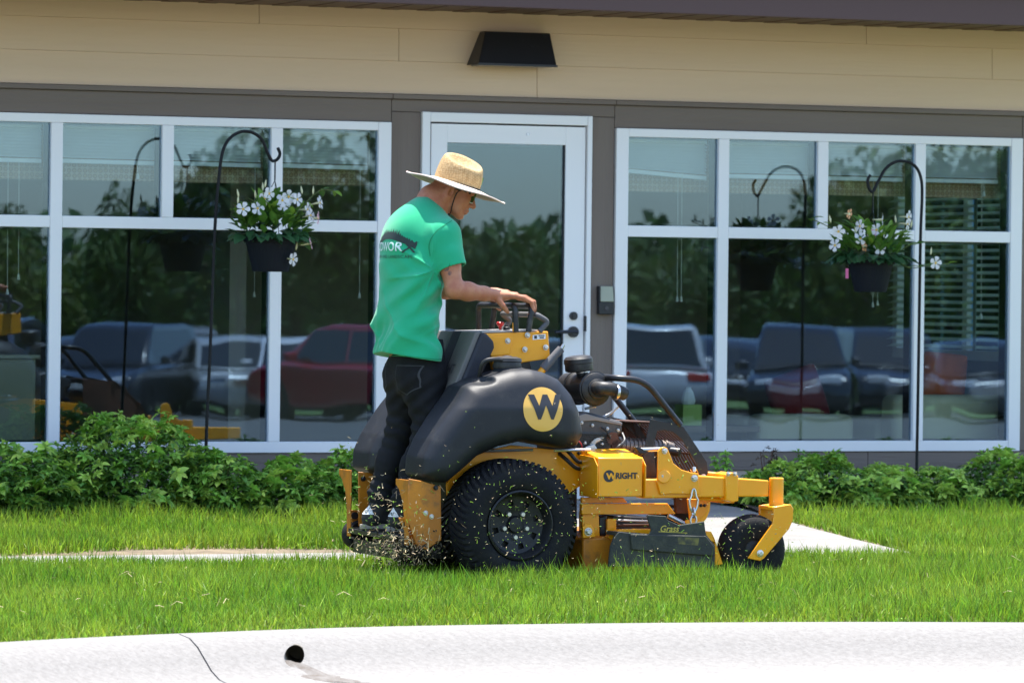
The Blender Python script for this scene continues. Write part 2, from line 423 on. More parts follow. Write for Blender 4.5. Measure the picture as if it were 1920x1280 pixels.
# dry leaf, pebble and twig lying on the gutter
def dust(name, px, py, z, size, m, label, cat, kindf):
    u, v = uvp(px, py); t = (HC-z)*FPX/(v-VH); kindf(Vector((t*u/FPX, t, z)), size).build(name, m, label=label, cat=cat)
M_leafdry = mat('dry_leaf', (.30,.13,.06), .8); M_peb = mat('pebble_tan', (.55,.33,.18), .8)
dust('dry_leaf', 514, 1276, -.143, .022, M_leafdry, 'small reddish dry leaf lying at the bottom of the kerb', 'leaf', lambda c, s: MB().add([c+Vector(q) for q in ((-s,0,.002),(-.3*s,-.02,.004),(s,-.006,.003),(.3*s,.02,.006),(0,0,.008))], [(0,1,4),(1,2,4),(2,3,4),(3,0,4)]))
dust('pebble', 558, 1250, -.118, .009, M_peb, 'tan pebble just below the drain pipe mouth', 'stone', lambda c, s: MB().lathe([(0.001,-s*.7),(s*.8,-s*.4),(s,.1*s),(s*.6,s*.8),(.001,s)], c+Vector((0,0,.004)), (.2,.1,1), 9))
# walk: concrete slabs
walk = empty('walk', kind='structure', label='pale concrete walk to the door and along the lawn', cat='path')
def slab(s0, s1, p0, p1):
    g = .005; n = max(2, int((p1-p0)/.35)); V = []; Fc = []
    for i in range(n+1):
        p = p0+g+(p1-p0-2*g)*i/n; z = zg(p)+.012
        for s in (s0+g, s1-g): V += [(s, -p, z), (s, -p, z-.1)]
    for i in range(n):
        a = 4*i; b = a+4; Fc += [(a,a+2,b+2,b),(a+1,b+1,b+3,a+3),(a,b,b+1,a+1),(a+2,a+3,b+3,b+2)]
    Fc += [(0,1,3,2),(4*n,4*n+2,4*n+3,4*n+1)]
    m = MB(); m.add(V, Fc); o = m.build('slab', M_conc, walk, bevel=.006, sharp=30); return o
for a, b in ((.1,1.35),(1.35,2.4)): slab(-1.0, .96, a, b)
slab(-1.0, .96, 2.4, 3.24)
for k in range(9): slab(-1.0-1.45*(k+1), -1.0-1.45*k, 2.76, 3.24)
walk.location = at(0, 0, 0); walk.rotation_euler = (0, 0, TH)
# planting bed
def bed(s0, s1):
    m = MB(); V = []; Fc = []; n = int((s1-s0)/.15)
    for i in range(n+1):
        s = s0+(s1-s0)*i/n; e = 1.34+.04*math.sin(s*5)+.03*math.sin(s*11+2)
        for q in (0,.3,.6,.9,e): V.append(tuple(at(s, q, zg(q)+.02+(.015*math.sin(s*13+q*9) if q < 1 else -.012))))
    for i in range(n):
        for j in range(4): Fc.append((i*5+j, i*5+j+1, (i+1)*5+j+1, (i+1)*5+j))
    link('mulch_bed', pymesh('mulch_bed', V, Fc, M_mulch, smooth=True), kind='structure', label='dark mulched planting bed under the %s windows' % ('left' if s0 < 0 else 'right'), cat='ground')
bed(-9, -1.02); bed(.98, 3.9)

# ---- grass: every blade is geometry
M_grass = mat('grass_blade', (.138,.292,.017), .5, col2=(.25,.385,.034), nscale=1.8, transl=.36, island=.62, spec=.35)
M_grassdry = mat('grass_blade_dry', (.32,.27,.11), .7, transl=.3, island=.3)
def blades(name, S, P, H, W, m, label, lean=.45):
    n = len(S); z0 = np.where(P >= 4, 0, .15*((4-np.clip(P, 1, 4))/3)**1.6)
    c, q = math.cos(TH), math.sin(TH)
    X = S*c+P*q; Y = D0+S*q-P*c
    az = RNG.uniform(0, 2*np.pi, n); ln = RNG.gamma(2, lean/2, n)*H; la = RNG.uniform(0, 2*np.pi, n)
    dx, dy = np.cos(az)*W/2, np.sin(az)*W/2; lx, ly = np.cos(la)*ln, np.sin(la)*ln
    hz = np.sqrt(np.maximum(H**2-np.minimum(ln, .9*H)**2, (.3*H)**2))
    V = np.empty((n, 5, 3), np.float32)
    V[:,0] = np.stack([X-dx, Y-dy, z0-.004], 1); V[:,1] = np.stack([X+dx, Y+dy, z0-.004], 1)
    V[:,2] = np.stack([X-dx*.85+lx*.3, Y-dy*.85+ly*.3, z0+hz*.55], 1); V[:,3] = np.stack([X+dx*.85+lx*.3, Y+dy*.85+ly*.3, z0+hz*.55], 1)
    V[:,4] = np.stack([X+lx, Y+ly, z0+hz], 1)
    b = 5*np.arange(n)[:, None]
    return link(name, npmesh(name, V.reshape(-1, 3), quads=b+np.array([[0,1,3,2]]), tris=b+np.array([[2,3,4]]), m=m), kind='stuff', label=label, cat='grass')
def nz(S, P, f, seed):
    r = np.random.default_rng(seed); a = 0
    for k in range(6):
        an, ph, ff = r.uniform(0, 6.28), r.uniform(0, 6.28), f*r.uniform(.6, 1.8); a = a+np.sin((S*np.cos(an)+P*np.sin(an))*ff+ph)
    return a/3
PCA = np.vectorize(pc)
def lawn(n, s0, s1, p0, p1, keep):
    S = RNG.uniform(s0, s1, n); P = RNG.uniform(p0, p1, n); k = keep(S, P); return S[k], P[k]
NB = 1.0
def keep_near(S, P): return (P < PCA(S)+.015+.02*nz(S, P, 20, 3)) & ~((S < .97) & (P < 3.25+.03*nz(S, P, 15, 5)))
S, P = lawn(int(370000*NB), -7.6, 3.4, 2.6, 7.9, keep_near)
ed = np.clip((PCA(S)-P)/.35, 0, 1); H = (.055+.040*RNG.random(len(S)))*(1+.18*nz(S, P, 5, 9))*(.45+.55*ed)
H *= 1+.55*np.exp(-((P-5.35)/.45)**2)*(np.abs(S+1.4) < 2.2)
H *= np.where(RNG.random(len(S)) < .06, 1.35, 1.0)
blades('lawn_grass', S, P, H, RNG.uniform(.0034, .0066, len(S)), M_grass, 'bright green lawn grass between the kerb and the mower')
def keep_far(S, P):
    e = 1.34+.05*nz(S, P, 9, 4)
    return (P > e) & ~((S > -1.03) & (S < .985+.02*nz(S, P, 12, 8))) & ~((S < -1) & (P > 2.66+.03*nz(S, P, 6, 6)-.20*np.clip(1-((S+2.65)/1.0)**2, 0, 1)))
S, P = lawn(int(125000*NB), -6.5, 5.0, 1.25, 2.78, keep_far)
H = (.055+.035*RNG.random(len(S)))*(1+.2*nz(S, P, 5, 19)); H *= np.where(P < 1.5, 1.35, 1.0)
blades('lawn_grass', S, P, H, RNG.uniform(.0034, .0066, len(S)), M_grass, 'bright green lawn grass between the walk and the planting bed')
S, P = lawn(26000, -7, 3, 2.0, 7.9, lambda S, P: (P < PCA(S)+.05+.03*nz(S, P, 20, 3)) & ~((S < .97) & (P < 3.28)) & (P > 2.6) & ((P > PCA(S)-.25-.3*RNG.random(len(S))**3) | (RNG.random(len(S)) < .12)) | (keep_far(S, P) & (P > 2.2)))
blades('dry_grass', S, P, .018+.035*RNG.random(len(S)), RNG.uniform(.003, .005, len(S)), M_grassdry, 'straw coloured dry grass along the edges of the lawn', lean=1.2)

# ============================================================= the building
M_white = mat('white_frame', (.84,.83,.83), .35, bump=.02, bscale=20)
M_black = mat('black_gasket', (.012,.012,.014), .5)
M_cream = mat('cream_siding', (.66,.475,.315), .7, col2=(.69,.50,.335), nscale=3, bump=.28, bscale=26, stretch=(.12,1,2.2))
M_taupe = mat('taupe_trim', (.165,.128,.105), .75, col2=(.19,.15,.124), nscale=3, bump=.5, bscale=26, stretch=(.15,1,2.2))
M_taupev = mat('taupe_trim_upright', (.165,.128,.105), .75, col2=(.19,.15,.124), nscale=3, bump=.5, bscale=26, stretch=(2.2,1,.15))
M_found = mat('foundation', (.52,.42,.32), .9, bump=.3, bscale=50)
M_soff = mat('brown_soffit', (.105,.058,.040), .6, col2=(.13,.072,.05), nscale=8)
M_fasc = mat('plum_fascia', (.080,.040,.037), .5)
M_roof = mat('roof_shingle', (.028,.023,.022), .95, col2=(.045,.038,.036), nscale=40, bump=.5, bscale=30)
M_room = mat('interior_wall', (.34,.31,.26), .9); M_roomf = mat('interior_floor', (.10,.075,.055), .7)
def glass(name, refl, tint):
    m = bpy.data.materials.new(name); m.use_nodes = True; N = m.node_tree.nodes; K = m.node_tree.links; N.remove(N['Principled BSDF'])
    g = N.new('ShaderNodeBsdfGlossy'); g.inputs['Roughness'].default_value = 0.0; g.inputs['Color'].default_value = (.50,.72,1.0,1)
    t = N.new('ShaderNodeBsdfTransparent'); t.inputs[0].default_value = L(tint)
    f = N.new('ShaderNodeFresnel'); f.inputs['IOR'].default_value = 1.5
    a = N.new('ShaderNodeMath'); a.operation = 'ADD'; a.inputs[1].default_value = refl; a.use_clamp = True
    x = N.new('ShaderNodeMixShader'); K.new(f.outputs[0], a.inputs[0]); K.new(a.outputs[0], x.inputs[0]); K.new(t.outputs[0], x.inputs[1]); K.new(g.outputs[0], x.inputs[2])
    tc = N.new('ShaderNodeTexCoord'); n = N.new('ShaderNodeTexNoise'); n.inputs['Scale'].default_value = 2.2; n.inputs['Detail'].default_value = 1.0; K.new(tc.outputs['Object'], n.inputs['Vector'])
    b = N.new('ShaderNodeBump'); b.inputs['Strength'].default_value = .05; b.inputs['Distance'].default_value = .01; K.new(n.outputs[0], b.inputs['Height']); K.new(b.outputs[0], g.inputs['Normal'])
    K.new(x.outputs[0], N['Material Output'].inputs[0]); return m
M_glass = glass('window_glass', .062, (.94,.985,.96))
bld = empty('building', label='one storey building with cream siding, taupe trim and white framed windows', cat='building', loc=at(0, 0, 0), rz=TH)
S0, S1 = -9.0, 3.62                 # left and right end of the front wall
# wall core behind the trim
wc = MB()
for a, b, z0, z1 in ((S0,-3.29,-.1,3.1),(-3.29,-.73,-.1,.43),(-3.29,-.73,2.234,3.1),(-.73,-.552,-.1,3.1),(-.552,.462,2.299,3.1),(.462,.612,-.1,3.1),(.612,3.173,-.1,.43),(.612,3.173,2.234,3.1),(3.173,S1,-.1,3.1)):
    wc.box(a, b, .02, .16, z0, z1)
wc.build('wall_core', M_taupe, bld, smooth=False)
# cream boards, three courses, each lapping the one below
ROWS = [(2.395,2.574,.132),(2.574,2.753,-.689),(2.753,2.93,-1.5)]
for z0, z1, j in ROWS:
    js = sorted([j+3.66*k for k in range(-4, 4)]); js = [S0]+[x for x in js if S0 < x < S1]+[S1]
    for a, b in zip(js[:-1], js[1:]):
        m = MB(); V = []
        for s in (a+.0015, b-.0015): V += [(s,.018,z0),(s,-.012,z0),(s,-.006,z1-.0012),(s,.018,z1-.0012)]
        m.add(V, [(0,1,2,3),(7,6,5,4),(0,4,5,1),(1,5,6,2),(2,6,7,3),(3,7,4,0)]); m.build('siding_board', M_cream, bld, smooth=False)
# taupe trim boards
def board(s0, s1, z0, z1, y0=-.006, y1=.018, m=M_taupe, name='trim_board'): return MB().box(s0, s1, y0, y1, z0, z1).build(name, m, bld, bevel=.002)
for a, b in ((S0,-3.6),(-3.597,-.728),(-.725,.603),(.606,S1)):
    board(a, b, 2.366, 2.392, -.03, .018, name='drip_cap')
board(S0, -3.294, .43, 2.235); board(-3.29, -.728, 2.240, 2.364); board(-.725, .603, 2.298, 2.364); board(.606, 3.173, 2.240, 2.364); board(3.177, S1, .43, 2.364)
board(-.725, -.556, .17, 2.295, m=M_taupev); board(.466, .603, .17, 2.295, m=M_taupev)
for a, b in ((S0,-3.5),(-3.497,-.728),(.606,2.2),(2.203,S1)): board(a, b, .322, .423, -.010, .018)
board(-.725, -.556, .17-.03, .17-.003, name='trim_base'); board(.466, .603, .17-.03, .17-.003, name='trim_base')
MB().box(S0, -.73, -.001, .1, -.1, .320).build('foundation', M_found, bld); MB().box(.608, S1, -.001, .1, -.1, .320).build('foundation', M_found, bld)
MB().box(-.552, .462, -.04, .16, -.1, .158).build('threshold', M_conc, bld)
# soffit boards, fascia, roof
for k in range(int((S1+.75-(S0-.2))/.105)):
    a = S0-.2+.105*k; MB().box(a+.003, a+.102, -.80, .02, 2.853+.003*(k % 2), 2.875).build('soffit_board', M_soff, bld, smooth=False)
MB().box(S0-.2, S1+.75, -.826, -.802, 2.835, 3.05).build('fascia', M_fasc, bld, bevel=.004)
m = MB(); V = [(s, y, z) for s in (S0-.2, S1+.78) for y, z in ((-.90,3.052),(6.5,5.0),(6.5,4.95),(-.90,3.03))]; m.add(V, [(0,1,2,3),(7,6,5,4),(0,4,5,1),(1,5,6,2),(2,6,7,3),(3,7,4,0)]); m.build('roof', M_roof, bld, smooth=False)
# room behind the windows
rm = MB(); rm.box(S0, S1, 4.6, 4.7, -.1, 3.0); rm.build('interior_wall', M_room, bld, smooth=False)
MB().box(S0-.1, S0, .16, 4.7, -.1, 3.0).build('interior_wall', M_room, bld, smooth=False)
MB().box(-1.25, -1.15, 1.2, 4.6, .1, 2.7).build('interior_wall', M_room, bld, smooth=False)
sw = MB(); sx0, sx1 = 3.50, 3.62    # side wall with a window of its own
for y0, y1, z0, z1 in ((.16,.42,-.1,3.0),(.42,2.3,-.1,.93),(.42,2.3,2.12,3.0),(2.3,4.7,-.1,3.0)): sw.box(sx0, sx1, y0, y1, z0, z1)
sw.build('interior_wall', M_room, bld, smooth=False)
MB().box(S0, S1, .16, 4.6, .08, .15).build('interior_floor', M_roomf, bld, smooth=False)
MB().box(S0, S1, .165, 4.6, 2.72, 2.80).build('interior_ceiling', M_room, bld, smooth=False)

def window(s0, s1):
    wd = empty('window', parent=bld)
    fl, fr, zb, zt = s0, s1, .427, 2.237
    pit = (s1-s0-.075*2+.068)/4; cs = [s0+.041+.0+pit*k for k in range(1, 4)]
    cs = [s0+.075-.034+pit*k for k in (1, 2, 3)]
    F0, F1 = -.022, .10
    MB().box(fl, fl+.075, F0, F1, zb, zt).build('frame', M_white, wd, bevel=.003); MB().box(fr-.075, fr, F0, F1, zb, zt).build('frame', M_white, wd, bevel=.003)
    MB().box(fl+.0755, fr-.0755, F0+.002, F1, zt-.047, zt).build('frame', M_white, wd, bevel=.003); MB().box(fl+.0755, fr-.0755, F0+.002, F1, zb, zb+.060).build('sill', M_white, wd, bevel=.003)
    zt0, zt1 = 1.631, 1.694
    for k, c in enumerate(cs):
        lo = zb+.0605 if k != 1 else zt1+.0005
        MB().box(c-.033, c+.033, F0+.001, F1, lo, zt-.0475).build('mullion', M_white, wd, bevel=.003)
    ed = [fl+.0755, cs[0]-.0335, cs[0]+.0335, cs[2]-.0335, cs[2]+.0335, fr-.0755]
    for a, b in ((ed[0],ed[1]),(ed[2],ed[3]),(ed[4],ed[5])): MB().box(a, b, F0+.003, F1, zt0, zt1).build('transom', M_white, wd, bevel=.003)
    up = [(ed[0],ed[1]),(ed[2],cs[1]-.0335),(cs[1]+.0335,ed[3]),(ed[4],ed[5])]; lw = [(ed[0],ed[1]),(ed[2],ed[3]),(ed[4],ed[5])]
    for lst, z0, z1 in ((up, zt1, zt-.047), (lw, zb+.060, zt0)):
        for a, b in lst:
            MB().box(a, b, .004, .010, z0, z1).build('pane', M_glass, wd, smooth=False)
            g = MB(); t = .008
            g.box(a, a+t, .012, .096, z0, z1); g.box(b-t, b, .012, .096, z0, z1); g.box(a+t, b-t, .012, .096, z1-t, z1); g.box(a+t, b-t, .012, .096, z0, z0+t)
            g.build('gasket', M_black, wd, smooth=False)
    return [(ed[0],ed[1]),(ed[2],cs[1]),(cs[1],ed[3]),(ed[4],ed[5])]
WL = window(-3.291, -.730); WR = window(.612, 3.173)
# side window panes and its half open blind
sd = empty('window', parent=bld); MB().box(3.545,3.551,.42,2.3,.93,2.12).build('pane', M_glass, sd, smooth=False)
f = MB(); f.box(3.5,3.6,.42,.48,.93,2.12); f.box(3.5,3.6,2.24,2.3,.93,2.12); f.box(3.5,3.6,.48,2.24,.93,.99); f.box(3.5,3.6,.48,2.24,2.06,2.12); f.box(3.52,3.58,1.33,1.39,.99,2.06); f.build('frame', M_white, sd, smooth=False)
# door
dr = empty('door', parent=bld)
MB().box(-.552,-.505,-.03,.1,.16,2.299).build('jamb', M_white, dr, bevel=.003); MB().box(.434,.462,-.03,.1,.16,2.299).build('jamb', M_white, dr, bevel=.003)
MB().box(-.5045,.4335,-.028,.1,2.245,2.298).build('head', M_white, dr, bevel=.003)
MB().box(-.5045,-.494,.03,.09,.16,2.244).build('gap', M_black, dr, smooth=False); MB().box(.428,.4335,.03,.09,.16,2.244).build('gap', M_black, dr, smooth=False); MB().box(-.4935,.4275,.03,.09,2.237,2.244).build('gap', M_black, dr, smooth=False)
lf = MB(); lf.box(-.4935,-.398,-.012,.04,.165,2.236); lf.box(.309,.4275,-.012,.04,.165,2.236); lf.box(-.398,.309,-.012,.04,2.134,2.236); lf.box(-.398,.309,-.012,.04,.165,.42)
lf.build('leaf', M_white, dr, bevel=.002)
MB().box(-.398,.309,.008,.014,.42,2.134).build('pane', M_glass, dr, smooth=False)
g = MB(); g.box(-.398,-.392,.016,.05,.42,2.134); g.box(.301,.309,.0,.05,.42,2.134); g.box(-.392,.301,.016,.05,2.126,2.134); g.build('gasket', M_black, dr, smooth=False)
M_dkmet = mat('dark_bronze', (.05,.05,.055), .4, metal=.7); M_steel = mat('brushed_steel', (.55,.56,.58), .3, metal=1.0)
h = MB(); h.cyl((.362,-.012,1.096),(.362,-.03,1.096),.031,20); h.cyl((.362,-.03,1.096),(.362,-.07,1.096),.012,12); h.tube([(.37,-.066,1.096),(.30,-.07,1.097),(.235,-.066,1.093)],[.011,.010,.008],8); h.build('lever_handle', M_dkmet, dr)
h = MB(); h.cyl((.363,-.012,1.185),(.363,-.028,1.185),.023,20); h.cyl((.363,-.028,1.185),(.363,-.034,1.185),.012,14); h.build('deadbolt', M_dkmet, dr)
MB().box(.4275,.437,-.033,-.010,1.10,1.185).build('strike_plate', M_black, dr); MB().cyl((.08,-.011,2.19),(.08,-.016,2.19),.010,14).build('peep_screw', M_steel, dr)
# wall light, keypad box
M_blk = mat('black_paint', (.014,.014,.017), .45, bump=.05, bscale=40, dirt=(.05,.05,.05), dirts=20, dirtlo=.6, dirthi=.8)
LX = .03
wl = empty('wall_light', label='black wedge shaped wall light on the cream siding above the door', cat='light', loc=at(LX, 0, 0), rz=TH)
m = MB(); V = [(-.245,-.013,2.748),(.140,-.013,2.748),(.140,-.10,2.748),(-.245,-.10,2.748),(-.322,-.013,2.562),(.142,-.013,2.562),(.142,-.20,2.562),(-.322,-.20,2.562)]
m.add(V, [(0,1,2,3),(7,6,5,4),(0,3,7,4),(1,5,6,2),(3,2,6,7),(0,4,5,1)]); m.build('housing', M_blk, wl, bevel=.004)
MB().box(-.30,.122,-.185,-.03,2.556,2.5615).build('lens', mat('light_lens', (.16,.16,.17), .2), wl); MB().box(-.325,.145,-.204,-.196,2.556,2.568).build('lip', M_blk, wl)
kb = empty('intercom', label='small two tone intercom box on the taupe trim beside the door', cat='intercom', loc=at(0, 0, 0), rz=TH)
MB().box(.507,.596,-.045,-.007,1.195,1.265).build('base', M_blk, kb, bevel=.004); MB().prism([(0,0),(.001,0)], 0, 1) if False else None
m = MB(); V = [(.515,-.048,1.266),(.596,-.048,1.266),(.596,-.03,1.352),(.515,-.03,1.352),(.515,-.007,1.266),(.596,-.007,1.266),(.596,-.007,1.352),(.515,-.007,1.352)]
m.add(V, [(0,1,2,3),(7,6,5,4),(0,3,7,4),(1,5,6,2),(3,2,6,7),(0,4,5,1)]); m.build('cover', mat('khaki_plastic', (.36,.37,.27), .4), kb, bevel=.003)
MB().box(.506,.514,-.047,-.007,1.266,1.352).build('side', M_blk, kb)
MB().cyl((.552,-.046,1.23),(.552,-.049,1.23),.012,14).build('button', mat('dark_button', (.05,.05,.06), .2), kb)

# ---- behind the glass
M_slat = mat('blind_slat', (.74,.76,.72), .5); M_cordm = mat('blind_cord', (.7,.7,.62), .7)
def blind(a, b, zb, z1, label, cords, tilt=0.0, n=9):
    bl = empty('window_blind', label=label, cat='blind', group='raised blinds behind the windows', loc=at(0, 0, 0), rz=TH)
    MB().box(a+.01, b-.01, .125, .165, 2.165, 2.20).build('head_rail', M_slat, bl)
    for k in range(n):
        z = 2.16-(2.16-zb-.02)*k/n; dz = tilt*k/n
        m = MB(); V = [(a+.012,.122,z-.018),(b-.012,.122,z-.018-dz),(b-.012,.150,z+.002-dz),(a+.012,.150,z+.002)]; V += [(x, y+.0012, zz+.0018) for x, y, zz in V]
        m.add(V, [(0,1,2,3),(7,6,5,4),(0,4,5,1),(1,5,6,2),(2,6,7,3),(3,7,4,0)]); m.build('slat', M_slat, bl, smooth=False)
    V = [(x, y, z-(tilt if x > (a+b)/2 else 0)) for x in (a+.012, b-.012) for y in (.12,.15) for z in (zb-.01, zb+.012)]
    MB().add(V, [(0,1,3,2),(4,6,7,5),(0,4,5,1),(2,3,7,6),(0,2,6,4),(1,5,7,3)]).build('bottom_rail', M_slat, bl)
    for x, zz in cords:
        MB().tube([(x,.118,zb),(x+.004,.118,zz)], .0016, 5).build('cord', M_cordm, bl); MB().lathe([(.004,.03),(.007,.02),(.009,0),(.003,0)], (x+.004,.118,zz-.03), (0,0,1), 8).build('tassel', M_cordm, bl)
NMS = ['leftmost','second','third','rightmost']
cl = [[(-2.86,1.30),(-2.80,1.38)],[(-2.14,1.93)],[(-1.47,1.30)],[(-.86,1.30)]]; cr = [[(1.05,1.30),(1.075,1.30)],[],[(2.28,1.28),(2.31,1.29)],[(2.98,1.22),(2.99,1.93)]]
for k, (a, b) in enumerate(WL): blind(a, b, 1.99, 2.2, 'raised pale slatted blind in the %s column of the left window' % NMS[k], cl[k], .004)
for k, (a, b) in enumerate(WR): blind(a, b, 1.985+.02*(k == 0), 2.2, 'raised pale slatted blind in the %s column of the right window' % NMS[k], cr[k], [.035,.0,.0,.0][k])
# patterned valances: ring print
mv = bpy.data.materials.new('ring_print'); mv.use_nodes = True; N = mv.node_tree.nodes; K = mv.node_tree.links; b_ = N['Principled BSDF']; b_.inputs['Roughness'].default_value = .9
tc = N.new('ShaderNodeTexCoord'); mpn = N.new('ShaderNodeMapping'); mpn.inputs['Scale'].default_value = (34,0,34); K.new(tc.outputs['Object'], mpn.inputs[0])
vo = N.new('ShaderNodeTexVoronoi'); vo.inputs['Scale'].default_value = 1; vo.inputs['Randomness'].default_value = .12; K.new(mpn.outputs[0], vo.inputs['Vector'])
cr_ = N.new('ShaderNodeValToRGB'); cr_.color_ramp.elements[0].color = (.36,.24,.13,1); cr_.color_ramp.elements[1].color = (.16,.075,.05,1); cr_.color_ramp.elements[0].position = .28; cr_.color_ramp.elements[1].position = .36
e_ = cr_.color_ramp.elements.new(.47); e_.color = (.42,.31,.19,1); K.new(vo.outputs['Distance'], cr_.inputs[0]); K.new(cr_.outputs[0], b_.inputs['Base Color'])
for (a, b, nm) in ((-3.28,-.74,'left'),(.62,3.16,'right')):
    MB().box(a, b, .20, .21, 1.89, 2.21).build('valance', mv, label='brown ring patterned fabric valance behind the %s window' % nm, cat='valance', loc=at(0, 0, 0), rz=TH)
# side window blind
sb = empty('window_blind', label='lowered half open blind on the side window beyond the sofa', cat='blind', loc=at(0, 0, 0), rz=TH)
for k in range(25):
    z = 1.0+.045*k; MB().add([(3.44,.46,z),(3.485,.46,z+.018),(3.485,2.26,z+.018),(3.44,2.26,z),(3.44,.46,z+.002),(3.485,.46,z+.02),(3.485,2.26,z+.02),(3.44,2.26,z+.002)], [(0,1,2,3),(7,6,5,4),(0,4,5,1),(1,5,6,2),(2,6,7,3),(3,7,4,0)]).build('slat', M_slat, sb, smooth=False)
for y in (.72, 1.05, 1.9): MB().box(3.436,3.438,y,y+.04,.99,2.12).build('ladder_tape', mat('ladder_tape', (.6,.75,.68), .8), sb)
# furniture
M_sofa = mat('sage_fabric', (.66,.63,.44), .9, bump=.3, bscale=200); M_red = mat('red_fabric', (.17,.018,.018), .9, bump=.3, bscale=150); M_or = mat('rust_fabric', (.70,.17,.05), .9, bump=.3, bscale=150); M_wood = mat('dark_wood', (.16,.12,.08), .6, col2=(.22,.17,.12), nscale=5, stretch=(.3,3,3))
def sofa(x0, x1, y0, y1, ht, label):
    so = empty('sofa', label=label, cat='sofa', loc=at(0, 0, 0), rz=TH)
    MB().box(x0, x1, y0, y0+.2, .2, ht).build('backrest', M_sofa, so, bevel=.05, segs=4); MB().box(x0+.17, x1-.17, y0+.21, y1, .2, .46).build('seat', M_sofa, so, bevel=.04, segs=4)
    for a in (x0, x1-.16): MB().box(a, a+.16, y0+.21, y1, .2, .6).build('armrest', M_sofa, so, bevel=.05, segs=4)
    for a in (x0+.05, x1-.11):
        for y in (y0+.06, y1-.1): MB().box(a, a+.06, y, y+.06, .15, .199).build('leg', M_wood, so)
sofa(2.55, 3.44, .36, 1.2, .74, 'sage green sofa with its back to the right window'); sofa(1.80, 2.42, .60, 1.4, .62, 'sage green armchair deep behind the right window')
def cushion(c, ang, size, m, label):
    S_ = Sculpt((-size,-.12,-size), (size,.12,size), .02)
    def fn(d, X, Y, Z):
        h = size*.86; px, pz = np.clip(1-(X/h)**2, 0, 1), np.clip(1-(Z/h)**2, 0, 1); return np.maximum(np.maximum(np.abs(X), np.abs(Z))-h, np.abs(Y)-.012-.085*(px*pz)**.5)*.6
    S_.field(fn); o = S_.build('cushion', m, label=label, cat='cushion'); o.location = at(c[0], -c[1], c[2]); o.rotation_euler = (0, ang, TH)
cushion((3.02,.66,.84), .09, .165, M_or, 'rust orange cushion propped above the sofa back'); cushion((2.18,.90,.70), -.35, .2, M_red, 'dark red cushion on the armchair behind the glass')
tb = empty('console_table', label='low dark wooden table behind the right window', cat='table', loc=at(0, 0, 0), rz=TH)
MB().box(1.12,2.2,.62,.95,.515,.55).build('top', M_wood, tb, bevel=.004)
for x in (1.15,2.11):
    for y in (.64,.88): MB().box(x, x+.05, y, y+.05, .15, .514).build('leg', M_wood, tb)
tx = empty('tissue_box', label='lime green tissue box with white tissue on the low table', cat='box', loc=at(0, 0, 0), rz=TH)
MB().box(1.365,1.485,.72,.84,.551,.672).build('carton', mat('lime_card', (.42,.62,.16), .6), tx, bevel=.002)
m = MB(); m.lathe([(.035,.0),(.042,.02),(.03,.07),(.012,.095),(.02,.1)], (1.425,.78,.673), (0,0,1), 9); m.build('tissue', mat('tissue_paper', (.75,.78,.75), .9), tx, sharp=10)
cb = empty('cabinet', label='pale sage cabinet behind the left window edge', cat='cabinet', loc=at(0, 0, 0), rz=TH)
MB().box(-3.2,-2.50,.8,1.2,.15,.915).build('carcass', mat('sage_paint', (.30,.31,.22), .6), cb, bevel=.004); MB().box(-3.22,-2.48,.78,1.22,.916,.94).build('top', mat('sage_top', (.34,.35,.26), .5), cb, bevel=.004)
for x in (-3.18,-2.84): MB().box(x, x+.32, .785, .799, .2, .9).build('door', MATS['sage_paint'], cb, bevel=.003)

# ============================================================= the stand-on mower
M_paint = mat('orange_yellow_paint', (.95,.39,.004), .32, coat=.3, col2=(.90,.355,.004), nscale=6, bump=.03, bscale=60, dirt=(.34,.17,.03), dirts=16, dirtlo=.64, dirthi=.86)
M_tank = mat('charcoal_plastic', (.011,.0125,.0165), .5, spec=.35, col2=(.016,.0175,.022), nscale=5, bump=.12, bscale=300, dirt=(.045,.042,.038), dirts=11, dirtlo=.55, dirthi=.85)
M_tyre = mat('tyre_rubber', (.006,.0062,.0075), .8, spec=.28, bump=.2, bscale=120, dirt=(.022,.021,.017), dirts=9, dirtlo=.48, dirthi=.8)
M_rim = mat('black_rim', (.006,.006,.007), .55, dirt=(.024,.023,.019), dirts=18, dirtlo=.5, dirthi=.8)
M_bm = mat('black_metal', (.010,.010,.012), .40, bump=.08, bscale=90, dirt=(.05,.05,.045), dirts=14, dirtlo=.55, dirthi=.8)
M_bp = mat('black_plastic', (.013,.0125,.0125), .5, bump=.08, bscale=120, dirt=(.08,.075,.065), dirts=12, dirtlo=.5, dirthi=.85)
M_bolt = mat('zinc_bolt', (.62,.60,.56), .35, metal=.9)
M_zinc = mat('zinc_rod', (.58,.58,.58), .3, metal=.9)
M_eng = mat('engine_grey', (.05,.05,.052), .5, bump=.1, bscale=60, dirt=(.12,.11,.095), dirts=14, dirtlo=.5, dirthi=.8)
M_rust = mat('rusty_steel', (.055,.022,.012), .7, col2=(.10,.042,.022), nscale=14, bump=.2, bscale=60)
M_muff = mat('muffler_steel', (.34,.31,.29), .45, metal=.7, col2=(.20,.16,.13), nscale=10)
M_grip = mat('grey_grip', (.10,.098,.10), .75, bump=.15, bscale=200)
M_pad = mat('pad_grey', (.145,.138,.125), .8, bump=.15, bscale=250); M_padk = mat('pad_black', (.020,.022,.030), .7, bump=.15, bscale=250)
M_yel = mat('logo_yellow', (.82,.46,.09), .5); M_ink = mat('logo_ink', (.028,.028,.034), .5)
M_chute = mat('worn_rubber', (.030,.032,.028), .75, bump=.25, bscale=60, dirt=(.085,.085,.055), dirts=9, dirtlo=.45, dirthi=.8)
